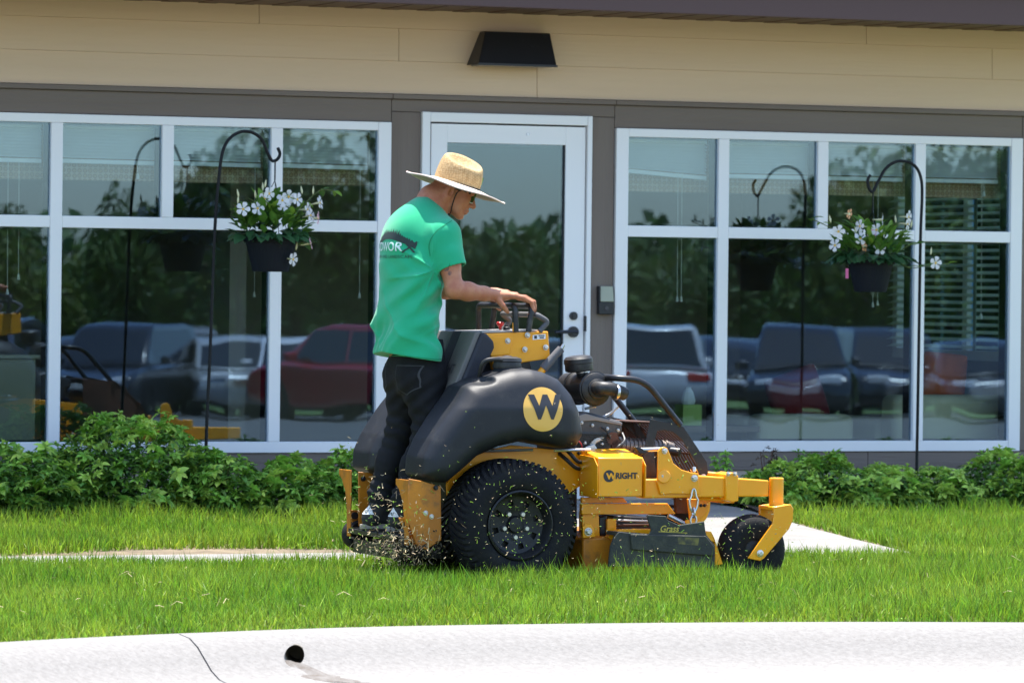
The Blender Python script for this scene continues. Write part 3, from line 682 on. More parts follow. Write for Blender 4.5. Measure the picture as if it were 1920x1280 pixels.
M_paintd = mat('grimy_shaded_orange_paint', (.62,.215,.006), .5, col2=(.40,.13,.008), nscale=7, bump=.08, bscale=60, dirt=(.13,.075,.025), dirts=12, dirtlo=.50, dirthi=.74)  # darker orange: grime, plus the shade under the tanks put into the colour
mow = empty('lawn_mower', label='orange and charcoal stand-on lawn mower cutting the grass under the man', cat='lawn mower', loc=(MO[0], MO[1], 0), rz=PH)
def q3(px, py, w): x, z = mp(px, py, w); return Vector((x, -w, z))
def plate(name, pts, w, th, m=None, bevel=.003, parent=None, **k):
    return MB().prism([mp(x, y, w) for x, y in pts], -w, -w+th).build(name, m or M_paint, parent or mow, bevel=bevel, **k)
def bolt(px, py, w, r=.010, h=.008, parent=None, m=None):
    c = q3(px, py, w); b = MB(); b.cyl(c, c+Vector((0,-.003,0)), r*1.25, 14); b.lathe([(r,.0),(r,h*.75),(r*.7,h)], c+Vector((0,-.003,0)), (0,-1,0), 6); return b.build('bolt', m or M_bolt, parent or mow, sharp=20)

# ---- drive wheels
def drive_wheel(w_out, sgn):
    wh = empty('drive_wheel', parent=mow); R = .290; W = .27; c = Vector((0, -w_out, R)); ax = Vector((0, sgn, 0))     # ax points inwards from the outer face
    t = MB(); t.lathe([(.150,.012),(.165,-.004),(.20,-.010),(.235,-.006),(.258,.006),(.272,.028),(.279,.055),(.281,W/2),(.279,W-.055),(.272,W-.028),(.258,W-.006),(.235,W+.006),(.20,W+.01),(.150,W-.012)], c, ax, 72, close=True); t.build('tyre', M_tyre, wh, sharp=60)
    tr = MB(); n = 58
    for k in range(n):
        for side in (0, 1):
            a0 = 2*math.pi*(k+.5*side)/n; V = []
            prof = [(.46,.0,.283),(.30,.035,.283),(.14,.075,.281),(.035,.10,.271),(.0,.112,.255)]
            for f, da, rr in prof:
                h = f*W if side == 0 else W-f*W
                for dr in (-.012, .0055 if f > .01 else .002):
                    for e in (-1, 1):
                        a = a0+da*1.6+e*(.030 if f > .05 else .026); r = rr+dr
                        V.append(c+ax*h+Vector((math.cos(a)*r, 0, math.sin(a)*r)))
            F_ = []
            for i in range(len(prof)-1):
                a = 4*i; b = a+4; F_ += [(a+2,a+3,b+3,b+2),(a,a+2,b+2,b),(a+3,a+1,b+1,b+3)]
            F_ += [(0,1,3,2),(4*len(prof)-4,4*len(prof)-2,4*len(prof)-1,4*len(prof)-3)]
            tr.add(V, F_)
    tr.build('tread', M_tyre, wh, sharp=30, kind='stuff')
    rm = empty('rim', parent=wh)
    r = MB(); r.lathe([(.150,.012),(.155,-.004),(.148,-.008),(.140,.004),(.137,.022),(.130,.034),(.128,.050)], c, ax, 48)
    r.f = r.f[:-2] if len(r.f[-1]) > 4 else r.f
    r.build('rim_lip', M_rim, rm, sharp=40)
    d = MB(); seg = 48; rad = [.131,.112,.086,.062,.040,.032,.0]; hh = [.050,.058,.054,.066,.066,.050,.048]
    V = []; 
    for rr, h in zip(rad, hh):
        for k in range(seg): a = 2*math.pi*k/seg; V.append(c+ax*h+Vector((math.cos(a)*max(rr,.001), 0, math.sin(a)*max(rr,.001))))
    F_ = [(i*seg+k, i*seg+(k+1)%seg, (i+1)*seg+(k+1)%seg, (i+1)*seg+k) for i in range(len(rad)-1) for k in range(seg) if not (i == 1 and k % 6 in (1, 2))]
    d.add(V, F_); d.build('wheel_disc', M_rim, rm, sharp=40)
    MB().cyl(c+ax*.085, c+ax*.09, .13, 32).build('brake_drum', M_black, rm)
    for k in range(5):
        a = 2*math.pi*(k+.25)/5+.62; q = c+ax*.066+Vector((math.cos(a)*.056, 0, math.sin(a)*.056)); MB().lathe([(.0125,0),(.0125,-.012),(.009,-.018)], q, ax, 10).build('lug_nut', M_bolt, rm, sharp=25)
drive_wheel(.56, 1); drive_wheel(-.56, -1)

# ---- tanks that double as fenders
TKP = [(779,890),(797,902),(823,903),(848,882),(880,853),(920,835),(965,825),(1006,832),(1042,839),(1072,834),(1083,812),(1076,771),(1062,739),(1038,710),(1010,697),(985,691),(950,693),(925,700),(893,709),(862,724),(847,748),(822,782),(796,822),(781,856)]
tp = [mp(x, y, .36) for x, y in TKP]
def tank(sgn):
    y0, y1 = (-.52, -.15) if sgn > 0 else (.15, .52)
    T = Sculpt((-.62, min(y0, y1)-.06, .42), (.42, max(y0, y1)+.06, 1.06), .0085)
    def warp(X, Y, Z):
        Yo = Y*(-sgn); k = np.clip((-.22-X)/.3, 0, 1)**1.3; f = np.clip((X-.10)/.22, 0, 1)**2; up = np.clip((Z-.80)/.22, 0, 1)
        mid = .335; half = .185-.035*k-.045*f-.045*up
        return (mid+(Yo-(mid-.02*up+.012*k))*.185/half)*(-sgn)
    T.slab(tp, y0, y1, .078, warp=warp)
    xa, za = mp(893, 716, .40); T.ell((xa, -sgn*.47, za+.012), (.070,.11,.024), .010, op='cut')               # hand hold
    xb, zb = mp(848, 758, .40); T.cap((xb-.01, -sgn*.52, zb-.02), (xb+.035, -sgn*.50, zb+.055), .013, .013, .02, op='cut')
    T.cap((*mp(952,694,.33)[:1], -sgn*.33, mp(952,694,.33)[1]-.035), (mp(952,694,.33)[0], -sgn*.33, mp(952,694,.33)[1]+.012), .062, .056, .03)  # filler neck
    o = T.build('fuel_tank', M_tank, mow, smooth=3)
    return o
tk = tank(1); tank(-1)
bpy.context.view_layer.update()
def project(me, tgt, d, off, cutlen=.02):
    """lay a flat print onto a curved part: every vertex goes to the surface"""
    bm = bmesh.new(); bm.from_mesh(me); bmesh.ops.triangulate(bm, faces=bm.faces)
    for _ in range(4):
        e = [e for e in bm.edges if e.calc_length() > cutlen]
        if not e: break
        bmesh.ops.subdivide_edges(bm, edges=e, cuts=1); bmesh.ops.triangulate(bm, faces=bm.faces)
    dg = bpy.context.evaluated_depsgraph_get(); bv = BVHTree.FromObject(tgt, dg); d = Vector(d)
    kill = []
    for v in bm.verts:
        h = bv.ray_cast(v.co-d*.6, d, 1.5)
        if h[0] is None: kill.append(v); continue
        nn = h[1] if h[1].dot(d) < 0 else -h[1]
        v.co = h[0]+nn*off
    if kill: bmesh.ops.delete(bm, geom=kill, context='VERTS')
    bm.to_mesh(me); bm.free(); return me
def decal(name, me, tgt, m, M, d, off, parent, cutlen=.02):
    me.transform(M); project(me, tgt, d, off, cutlen); me.materials.clear(); me.materials.append(m); me.shade_smooth(); return link(name, me, parent)
c = q3(1017, 767, .50)
face = Matrix(((1,0,0,c.x),(0,0,-1,-.7),(0,1,0,c.z),(0,0,0,1)))     # text plane x,y -> mower x,z seen from the camera side
dm = MB(); dm.add([(math.cos(2*math.pi*k/48)*.097, math.sin(2*math.pi*k/48)*.097, 0) for k in range(48)], [tuple(range(48))])
dk = dm.mesh('badge', M_yel); decal('badge', dk, tk, M_yel, face, (0,1,0), .0025, tk)
def flat_text(name, s, size, M, tgt, m, d, off, parent, bold=0, sx=1.0, space=1.0, cutlen=.02):
    return decal(name, text_mesh(s, size, bold, space), tgt, m, M@Matrix.Diagonal((sx,1,1,1)), d, off, parent, cutlen)
flat_text('badge_letter', 'W', .135, face@Matrix.Translation((.012,.005,0)), tk, M_ink, (0,1,0), .0042, tk, bold=.008, sx=1.0)
cp = q3(952, 688, .33)
m = MB(); m.lathe([(.056,-.012),(.064,-.006),(.066,.004),(.062,.022),(.066,.026),(.062,.040),(.040,.047),(.0001,.048)], cp, (.02,0,1), 24)
cap_ = m.build('fuel_cap', M_bp, tk, sharp=30)
m = MB(); m.tube(spline([cp+Vector((-.02,-.03,.03)), cp+Vector((-.08,-.05,.035)), cp+Vector((-.13,-.04,.02)), cp+Vector((-.135,.0,-.05))], 5), .010, 8); m.build('vent_hose', M_bp, tk)

# ---- frame, rear guards, foot platform
plate('frame_side', [(838,906),(868,872),(900,848),(960,834),(1045,843),(1095,846),(1098,905),(1060,930),(1040,960),(900,960),(842,960)], .275, .012)
plate('frame_side', [(838,906),(868,872),(900,848),(960,834),(1045,843),(1095,846),(1098,905),(1060,930),(1040,960),(900,960),(842,960)], -.263, .012)
xr = mp(767, 900, .45)[0]
def rear_guard(wi, wo, top, bot):
    w0, w1 = min(wi, wo), max(wi, wo); zt = top; zb = bot; n = 8; pts = [(wo, zt)]
    for k in range(n+1):
        t = k/n; pts.append((wo+(wi-wo)*(.75*t**.5), zt-.05-(zt-zb-.05)*t)) if False else None
    V = []; poly = [(wo, zt), (wi, zt), (wi, zb), (wi+(wo-wi)*.28, zb), (wi+(wo-wi)*.32, zt-.17), (wi+(wo-wi)*.45, zt-.10), (wi+(wo-wi)*.75, zt-.045), (wo, zt-.025)]
    n = len(poly); V = [(xr, -a, z) for a, z in poly]+[(xr+.006, -a, z) for a, z in poly]
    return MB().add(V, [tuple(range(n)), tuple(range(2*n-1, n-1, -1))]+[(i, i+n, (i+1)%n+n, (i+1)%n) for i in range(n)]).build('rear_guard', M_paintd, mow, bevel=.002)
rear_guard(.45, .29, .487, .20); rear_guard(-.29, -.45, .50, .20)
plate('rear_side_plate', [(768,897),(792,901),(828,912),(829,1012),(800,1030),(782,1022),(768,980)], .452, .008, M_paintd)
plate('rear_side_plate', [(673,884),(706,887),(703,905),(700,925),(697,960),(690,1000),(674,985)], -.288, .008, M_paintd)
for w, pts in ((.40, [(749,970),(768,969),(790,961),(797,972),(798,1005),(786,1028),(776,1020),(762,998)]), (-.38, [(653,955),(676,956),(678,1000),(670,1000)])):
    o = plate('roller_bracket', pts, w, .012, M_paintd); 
for x, y, w in ((764,982,.405),(666,966,-.372)):
    cc = q3(x, y, w); MB().cyl(cc, cc+Vector((0,-.004,0)), .017, 16).build('bracket_hole', M_black, mow)
for w in (.345, -.40):
    cx, cz_ = mp(784,1006,.37); c = Vector((cx, -w-.045, cz_-.03)); MB().lathe([(.02,0),(.058,.0),(.066,.012),(.066,.078),(.058,.09),(.02,.09)], c, (0,1,0), 28).build('rear_roller', M_tyre, mow, sharp=40)
pf = MB(); pf.box(xr-.012, -.20, -.285, .285, .215, .238); pf.build('foot_platform', M_bm, mow, bevel=.003)
for k in range(9): MB().box(xr-.005, -.23, -.25+.06*k, -.235+.06*k, .2385, .2425).build('grip_rib', M_bm, mow)
MB().box(xr+.01, -.1, -.27, .27, .13, .19).build('under_tray', M_bm, mow)
MB().box(-.19, .40, -.26, .26, .17, .60).build('light_block', M_bm, mow, bevel=.01)  # plain dark box, added to block light between the wheels
for px, py, w in ((799,961,.452),(810,968,.452),(818,914,.46)): bolt(px, py, w, .009, m=M_bolt if py != 914 else M_bm)
bolt(682, 897, -.288, .010, m=M_bm)

# ---- hip pad
PADP = [(896,622),(907,624),(928,638),(929,652),(890,735),(870,790),(838,790),(856,722)]
pp = [mp(x, y, .245) for x, y in PADP]
def padslice(name, w0, w1, m, parent, grow=0.0): return MB().prism([(x, z) for x, z in pp], -w0, -w1).build(name, m, parent, bevel=.012, segs=3)
pad = empty('hip_pad', parent=mow)
MB().prism([(x+.02*(i in (0,1,7,6)), z-.004*(i in (0,1,2))) for i, (x, z) in enumerate(pp)], -.246, .246).build('pad_core', M_padk, pad, bevel=.014, segs=3)
a0, a1 = Vector((pp[0][0],0,pp[0][1])), Vector((pp[7][0],0,pp[7][1])); a2 = Vector((pp[6][0],0,pp[6][1]))
for w0, w1 in ((.236,.055),(-.055,-.236)):
    f = MB(); th = Vector((-.004,0,.0)); V = []
    for w_ in (w0, w1): V += [Vector((q.x, -w_, q.z))+th for q in (a0, a1, a2)]+[Vector((q.x+.022, -w_, q.z)) for q in (a0, a1, a2)]
    f.add(V, [(0,1,2,5,4,3),(6,9,10,11,8,7),(0,6,7,1),(1,7,8,2),(3,4,10,9),(4,5,11,10),(0,3,9,6),(2,8,11,5)]); f.build('pad_panel', M_pad, pad, bevel=.006)
f = MB(); V = []
for w_ in (.051,-.051): V += [Vector((q.x-.001, -w_, q.z)) for q in (a0, a1, a2)]+[Vector((q.x+.022, -w_, q.z)) for q in (a0, a1, a2)]
f.add(V, [(0,1,2,5,4,3),(6,9,10,11,8,7),(0,6,7,1),(1,7,8,2),(3,4,10,9),(4,5,11,10),(0,3,9,6),(2,8,11,5)]); f.build('pad_stripe', M_padk, pad, bevel=.004)
tme = text_mesh('WRIGHT', .062, .001); up = (a0-a1).normalized(); rt = Vector((0,-1,0)); cc = a1+up*.075+Vector((-.0062,0,0)); nn = rt.cross(up)
tme.transform(Matrix(((rt.x,up.x,nn.x,cc.x),(rt.y,up.y,nn.y,cc.y),(rt.z,up.z,nn.z,cc.z),(0,0,0,1)))@Matrix.Translation((.04,0,.001))); tme.materials.append(M_ink); link('pad_lettering', tme, pad)

# ---- control tower
plate('tower', [(905,690),(925,655),(990,655),(1000,700),(985,790),(900,790)], .15, .30, M_bm)
con = empty('console', parent=mow)
MB().prism([mp(x, y, .19) for x, y in ((911,625),(1029,621),(1033,672),(985,679),(958,685),(940,693),(928,693),(922,668))], -.19, .19).build('console_box', M_paint, con, bevel=.004)
plate('console_wing', [(912,626),(930,630),(963,630),(957,664),(922,668)], .196, .006, parent=con)
plate('console_top', [(905,621),(1012,618),(1012,621),(905,624)], .17, .34, mat('console_top_grey', (.42,.40,.38), .5), parent=con, bevel=.001)
for x, y in ((953,639),(990,628),(985,655),(1024,651)): bolt(x, y, .197, .0105, .010, parent=con)
plate('serial_label', [(1000,628),(1024,626),(1024,635),(1000,637)], .1925, .0015, mat('label_white', (.8,.8,.8), .5), bevel=0, parent=con)
for x0, x1, y0, y1 in ((1003,1008,629,635),(1011,1022,628,630),(1013,1021,631.5,634)): plate('label_print', [(x0,y0),(x1,y0),(x1,y1),(x0,y1)], .1935, .0008, M_ink, bevel=0, parent=con)
def bail(name, pts, r, m, parent=con, rr=.045): return MB().tube(arc(pts, rr, 6), r, 12).build(name, m, parent)
WN, WF = .20, -.25
def two(px, py): a = q3(px, py, WN); return a, Vector((a.x, -WF, a.z))
for (bx, by), (tx_, ty) in (((968,622),(967,573)), ((992,622),(999,574))):
    b0, b1 = two(bx, by); t0, t1 = two(tx_, ty); bail('handle_bail', [b0, t0, t1, b1], .0135, M_bp, rr=.035)
a, b = two(1013, 621); a2, b2 = two(1029, 603); a3, b3 = two(1008, 590)
bail('front_bail', [a, a2, a3, a3+(b3-a3)*.95, b2, b], .0125, M_grip, rr=.02)
plate('handle_base', [(963,604),(973,604),(973,622),(963,622)], .205, .012, parent=con)
c = q3(939, 618, .06); MB().lathe([(.006,0),(.007,.012),(.016,.022),(.018,.032),(.013,.036)], c, (0,0,1), 18).build('choke_knob', mat('red_plastic', (.55,.015,.012), .35), con)
c = q3(951, 620, .06); MB().lathe([(.015,0),(.015,.016),(.011,.020),(.011,.027),(.0001,.028)], c, (0,0,1), 16).build('key_switch', M_bp, con)
# brake lever
lv = empty('brake_lever', parent=mow)
MB().tube([q3(996,722,.22), q3(1022,689,.22)], .016, 12).build('lever_arm', M_paint, lv); MB().tube([q3(1019,692,.22), q3(1034,675,.22), q3(1037,671,.22), q3(1053,654,.22)], [.020,.020,.018,.0185], 14).build('lever_grip', M_grip, lv); MB().tube([q3(1052,656,.22), q3(1058,646,.22)], .008, 10).build('lever_button', M_zinc, lv)

# ---- engine
en = empty('engine', parent=mow)
plate('blower_housing', [(1074,786),(1098,771),(1120,776),(1168,790),(1169,812),(1152,818),(1150,846),(1076,850)], .26, .44, M_eng, parent=en, bevel=.012)
plate('housing_lip', [(1076,782),(1100,775),(1120,781),(1168,792),(1168,797),(1118,788),(1078,790)], .268, .006, mat('engine_lip', (.22,.21,.20), .4), parent=en, bevel=.002)
plate('crankcase', [(1085,838),(1160,838),(1166,905),(1085,905)], .20, .36, M_bm, parent=en, bevel=.02)
for k, (x, y, r) in enumerate(((1150,822,.030),(1158,834,.026),(1104,845,.022))): c = q3(x, y, .27); MB().cyl(c, c+Vector((0,.2,0)), r, 14).build('cylinder_head', M_rust if k < 2 else M_bm, en)
c = q3(1123, 729, .27); af = empty('air_filter', parent=mow)
m = MB(); m.lathe([(.0001,-.004),(.040,-.004),(.046,.0),(.046,.012),(.062,.016),(.072,.022),(.074,.034),(.070,.038),(.070,.20),(.076,.205),(.076,.222),(.070,.23),(.068,.31),(.058,.325),(.0001,.325)], c, (-.04,1,0), 36); m.build('canister', M_bp, af, sharp=28)
for h in (.03,.208): MB().lathe([(.0745,0),(.0785,.002),(.0785,.012),(.0745,.014)], c+Vector((-.04,1,0))*h, (-.04,1,0), 36).build('clamp_band', M_bm, af)
e0 = c+Vector((-.01,.0,.005)); m = MB(); m.tube(arc([e0, e0+Vector((0,-.055,0)), e0+Vector((.05,-.06,-.004)), q3(1171,738,.30)], .04, 6), .031, 18); m.build('intake_elbow', M_bp, af)
c2 = q3(1154, 735, .31); MB().lathe([(.0335,-.006),(.0345,-.004),(.0345,.004),(.0335,.006)], Vector((c2.x, e0.y-.060, c2.z)), (1,0,-.1), 20).build('hose_clamp', M_zinc, af)
p0 = q3(1096, 722, .16); p1 = q3(1092, 694, .16); d = (p1-p0).normalized(); m = MB(); m.tube([p0, p1+d*.01], .026, 16); m.build('inlet_pipe', M_bp, af); MB().lathe([(.027,0),(.0285,.002),(.0285,.010),(.027,.012)], p1-d*.012, d, 18).build('hose_clamp', M_zinc, af)
tl = Vector((-.10,0,1)).normalized(); cc = q3(1087, 694, .16); MB().lathe([(.050,-.006),(.062,-.002),(.064,.006),(.064,.030),(.067,.033),(.066,.052),(.056,.063),(.035,.067),(.0001,.068)], cc, tl, 28).build('rain_cap', M_bp, af, sharp=28)
m = MB(); m.tube(arc([q3(1160,762,.22), q3(1145,776,.22), q3(1130,782,.22)], .02), .006, 8); m.tube([q3(1098,766,.22), q3(1118,762,.22)], .006, 8); m.build('filter_bracket', M_zinc, af)
m = MB(); m.tube(spline([q3(1108,836,.26), q3(1118,826,.27), q3(1128,822,.26), q3(1142,812,.25)], 5), [.012]*4+[.010]*8+[.004]*4, 8); m.build('spark_lead', mat('lead_cream', (.6,.58,.5), .6), en)
m = MB(); m.tube(spline([q3(1080,825,.3), q3(1088,828,.3), q3(1092,836,.28), q3(1090,850,.27)], 5), .003, 6); m.build('red_wire', mat('red_wire', (.5,.06,.08), .5), en)
for pts, r in (([(1062,842,.30),(1072,852,.34),(1086,866,.34),(1100,862,.30)], .009), ([(1050,850,.28),(1064,862,.33),(1080,876,.33),(1096,880,.30)], .009), ([(1150,846,.27),(1162,836,.29),(1172,826,.24),(1168,812,.2)], .007), ([(1084,848,.28),(1100,856,.30),(1118,850,.28)], .006), ([(1128,800,.27),(1138,808,.28),(1146,822,.28)], .004)):
    MB().tube(spline([q3(*p) for p in pts], 6), r, 8).build('hose', M_bp, en)
for x, y in ((1092,792),(1112,797),(1140,803),(1160,806),(1098,830),(1130,832)): bolt(x, y, .266, .006, .005, parent=en, m=M_zinc)
for k in range(7): plate('cooling_fin', [(1086,812+4*k),(1144,814+4*k),(1144,815.6+4*k),(1086,813.6+4*k)], .272, .02, M_bm, parent=en, bevel=0)
plate('coil_bracket', [(1098,838),(1116,832),(1122,842),(1106,850)], .29, .02, M_zinc, parent=en)
# muffler, exhaust, slotted heat shield
mf = empty('muffler', parent=mow); c0 = q3(1160, 834, .10); c1 = q3(1262, 842, .10); dv = (c1-c0).normalized(); Lm = (c1-c0).length; prof = [(.0001,0),(.034,0)]
for k in range(12): prof += [(.040,.006+Lm*.9*k/12),(.040,.006+Lm*.9*(k+.45)/12),(.035,.006+Lm*.9*(k+.55)/12),(.035,.006+Lm*.9*(k+.95)/12)]
prof += [(.03,Lm),(.0001,Lm)]; MB().lathe(prof, c0, dv, 20).build('muffler_body', M_muff, mf, sharp=30)
e = q3(1276, 848, .20); MB().lathe([(.019,0),(.021,0),(.021,-.09),(.0175,-.09),(.0175,0)], e, (.75,-.6,-.1), 18).build('exhaust_tip', M_bm, mf)
MB().tube(arc([e-Vector((.75,-.6,-.1))*.06, e+Vector((-.10,.10,.0)), c1+Vector((-.06,0,0))], .05), .02, 12).build('exhaust_pipe', M_rust, mf)
sh = empty('heat_shield', parent=mow)
wS0, wS1 = .16, -.26
s0, s1, s2, s3 = [mp(x, y, .02) for x, y in ((1150,787),(1226,790),(1286,846),(1312,893))]
for k in range(13):
    t = k/12; w_ = wS0+(wS1-wS0)*t
    for (A, B) in ((s1, s2), (s2, s3)):
        hw = .0075; V = []
        dx, dz = B[0]-A[0], B[1]-A[1]; l = math.hypot(dx, dz); nx, nz_ = -dz/l*.004, dx/l*.004
        for q in (-hw, hw): V += [(A[0],-(w_+q),A[1]),(B[0],-(w_+q),B[1]),(B[0]-nx,-(w_+q),B[1]-nz_),(A[0]-nx,-(w_+q),A[1]-nz_)]
        MB().add(V, [(0,1,2,3),(7,6,5,4),(0,4,5,1),(1,5,6,2),(2,6,7,3),(3,7,4,0)]).build('shield_bar', M_rust, sh)
for A in (s1, s2, s3): MB().box(A[0]-.012, A[0]+.012, -wS0-.02, -wS1+.02, A[1]-.012, A[1]-.004).build('shield_rail', M_rust, sh)
MB().prism([s0, s1, (s1[0], s1[1]-.006), (s0[0], s0[1]-.006)], -wS0, -wS1).build('shield_top', M_rust, sh)
MB().prism([s0, s1, s2, s3, (s3[0], s3[1]-.03), (s0[0], s3[1]-.03)], .26, .264).build('shield_back', M_rust, sh)
for k in range(6): MB().prism([(s0[0]+.05+.045*k, s1[1]-.02), (s0[0]+.062+.045*k, s1[1]-.02), (s0[0]+.112+.045*k, s1[1]-.13), (s0[0]+.10+.045*k, s1[1]-.13)], .20, .206).build('shield_bar', M_rust, sh)
# side guards and bar over the engine
gd = empty('engine_guard', parent=mow)
GP = [(1221,785),(1277,797),(1283,800),(1327,866),(1329,886),(1323,897),(1314,893),(1306,867),(1278,822),(1262,809),(1246,806),(1234,808),(1228,828),(1227,840),(1232,895),(1205,905),(1206,860),(1210,838)]
plate('guard_plate', GP, .33, .006, M_bm, parent=gd, bevel=.0015)
MB().prism([mp(x, y, .33) for x, y in GP], .20, .206).build('guard_plate', M_bm, gd, bevel=.0015)
n0 = [q3(1277,797,.325), q3(1210,713,.325), q3(1153,708,.325)]; f0 = [Vector((q.x, .198, q.z)) for q in n0]
MB().tube(arc(n0+f0[::-1], .07, 7), .0145, 12).build('guard_bar', M_bm, gd)
bolt(1320, 893, .332, .010)

# ---- hydraulic box, linkage, front frame
hb = empty('side_box', parent=mow)
zt = mp(1122,858,.50); xb0, zb0 = mp(1122,931,.50); xb1 = mp(1206,931,.50)[0]
V = [(xb0,-.50,zb0),(xb1,-.50,zb0),(xb1,-.50,zt[1]),(xb0,-.50,zt[1]),(xb0,-.30,zb0),(xb1,-.30,zb0),(xb1,-.30,zt[1]+.034),(xb0,-.30,zt[1]+.034)]
MB().add(V, [(0,1,2,3),(7,6,5,4),(0,4,5,1),(1,5,6,2),(2,6,7,3),(3,7,4,0)]).build('box_shell', M_paint, hb, bevel=.005)
wfl = MB(); 
for xx in (xb0-.006, xb1+.010):
    poly = [(.515,zb0-.004),(.515,zt[1]-.035),(.47,zt[1]+.002),(.31,zt[1]+.008),(.31,zb0-.004)]; n = 5; V = [(xx, -a, z) for a, z in poly]+[(xx-.004, -a, z) for a, z in poly]
    MB().add(V, [tuple(range(n)), tuple(range(2*n-1, n-1, -1))]+[(i, i+n, (i+1)%n+n, (i+1)%n) for i in range(n)]).build('box_flange', M_paint, hb, bevel=.0015)
c = q3(1143, 892, .50); MB().cyl((c.x,-.5005,c.z), (c.x,-.5018,c.z), .027, 28).build('logo_disc', M_ink, hb)
def ftext(name, s, size, px, py, w, m, parent, bold=0, sx=1.0, align=0, slant=0.0):
    me = text_mesh(s, size, bold); c = q3(px, py, w); me.transform(Matrix(((sx,slant,0,c.x),(0,0,-1,-w),(0,1,0,c.z),(0,0,0,1)))); me.materials.clear(); me.materials.append(m); return link(name, me, parent)
ftext('logo_letter', 'W', .036, 1147, 893, .5028, M_paint, hb, bold=.0018, sx=1.15); ftext('logo_lettering', 'RIGHT', .037, 1175.5, 892, .5018, M_ink, hb, bold=.0016, sx=.98)
MB().tube([q3(1040,844,.36), q3(1108,843,.36)], .0075, 10).build('link_rod', M_zinc, mow); MB().tube([q3(880,846,.36), q3(1000,843,.36)], .006, 8).build('link_rod', M_zinc, mow)
MB().tube([q3(1200,843,.42), q3(1240,842,.42)], .010, 12).build('turnbuckle', M_zinc, mow); plate('clevis', [(1192,838),(1197,836),(1212,844),(1218,846),(1212,851),(1200,850)], .43, .03, M_bm)
plate('front_beam', [(1207,898),(1240,898),(1300,890),(1443,900),(1443,930),(1207,934)], .46, .09, bevel=.006)
plate('front_beam', [(1207,898),(1300,898),(1443,900),(1443,930),(1207,934)], -.37, .09, bevel=.006)
plate('crank_plate', [(1235,846),(1240,839),(1247,837),(1253,840),(1258,852),(1264,868),(1279,880),(1296,885),(1311,887),(1313,926),(1260,925),(1240,927),(1234,905)], .475, .012, bevel=.003)
plate('crank_plate', [(1235,846),(1240,839),(1247,837),(1253,840),(1258,852),(1264,868),(1279,880),(1296,885),(1311,887),(1313,926),(1260,925),(1240,927),(1234,905)], -.46, .012, bevel=.003)
for x, y, r in ((1247,845,.011),(1246,893,.017),(1303,896,.013)): bolt(x, y, .476, r, .010)
MB().cyl(q3(1246,893,.49), q3(1246,893,.46), .030, 24).build('pivot_boss', M_paint, mow, bevel=.003)
c = q3(1302, 884, .44); MB().lathe([(.010,0),(.010,.018),(.007,.022)], c, (0,0,1), 6).build('bolt', M_bolt, mow)
plate('cross_clamp', [(1362,889),(1375,885),(1386,892),(1386,939),(1374,941),(1362,937)], .475, .13, bevel=.004); bolt(1379, 888, .476, .008); bolt(1366, 888, .476, .008)
MB().tube([q3(1310,886,.30), q3(1370,893,.34)], .012, 10).build('brace_tube', M_paint, mow); MB().tube(arc([q3(1310,934,.40), q3(1350,936,.40), q3(1362,934,.40)], .02), .008, 10).build('brace_rod', M_paint, mow)
MB().box(mp(1375,915,.4)[0]-.03, mp(1375,915,.4)[0]+.03, -.36, .36, .37, .42).build('cross_tube', M_paint, mow, bevel=.005)
plate('lift_bracket', [(1290,935),(1330,935),(1331,950),(1324,965),(1312,975),(1295,975)], .34, .012); bolt(1315, 947, .342, .006, m=M_bm); bolt(1322, 947, .342, .006, m=M_bm)
plate('lift_bracket', [(1268,930),(1290,930),(1292,962),(1270,962)], .30, .03, M_rust)

# ---- casters
def caster(sgn):
    ca = empty('caster', parent=mow); w0 = .45
    def Q(px, py, w): v = q3(px, py, w); return Vector((v.x, v.y*sgn, v.z))
    pt = Q(1457, 895, w0); pb = Q(1457, 946, w0)
    MB().lathe([(.0001,.0),(.030,0),(.033,-.004),(.033,-(pt.z-pb.z)),(.0001,-(pt.z-pb.z))], pt, (0,0,1), 24).build('post', M_paint, ca, sharp=30)
    MB().cyl(pb, Q(1457,956,w0), .017, 16).build('spindle', M_paint, ca)
    fk = MB(); arm = [(1452,950),(1484,945),(1489,953),(1488,975),(1481,991),(1434,1046),(1427,1051),(1404,1046),(1450,982),(1452,968)]
    for wa, th in ((.535,.014),(.385,.014)):
        P2 = [mp(x, y, .535) for x, y in arm]
        fk.prism(P2, -sgn*wa, -sgn*(wa-th))
    P2 = [mp(x, y, .535) for x, y in ((1452,950),(1484,945),(1489,953),(1486,956),(1482,952),(1452,957))]
    fk.prism(P2, -sgn*.5205, -sgn*.3855); fk.build('fork', M_paint, ca, bevel=.003)
    cx, cz = mp(1424, 1037, .535); R = .163; c = Vector((cx, -sgn*.45, R)); ax = Vector((0,1,0)); W = .115
    MB().lathe([(.05,-W/2+.01),(.09,-W/2-.002),(.125,-W/2+.0),(.146,-W/2+.012),(.158,-W/2+.032),(.163,0),(.158,W/2-.032),(.146,W/2-.012),(.125,W/2),(.09,W/2+.002),(.05,W/2-.01)], c, ax, 48, close=True).build('tyre', M_tyre, ca, sharp=50)
    MB().lathe([(.0001,-W/2+.012),(.03,-W/2+.012),(.056,-W/2+.022),(.056,W/2-.022),(.03,W/2-.012),(.0001,W/2-.012)], c, ax, 28).build('hub', M_rim, ca, sharp=40)
    b = Q(1426, 1037, .536); MB().lathe([(.017,0),(.017,.004),(.012,.005),(.012,.012),(.008,.014)], b, (0,-sgn,0), 12).build('axle_bolt', M_bolt, ca, sharp=25)
caster(1); caster(-1)

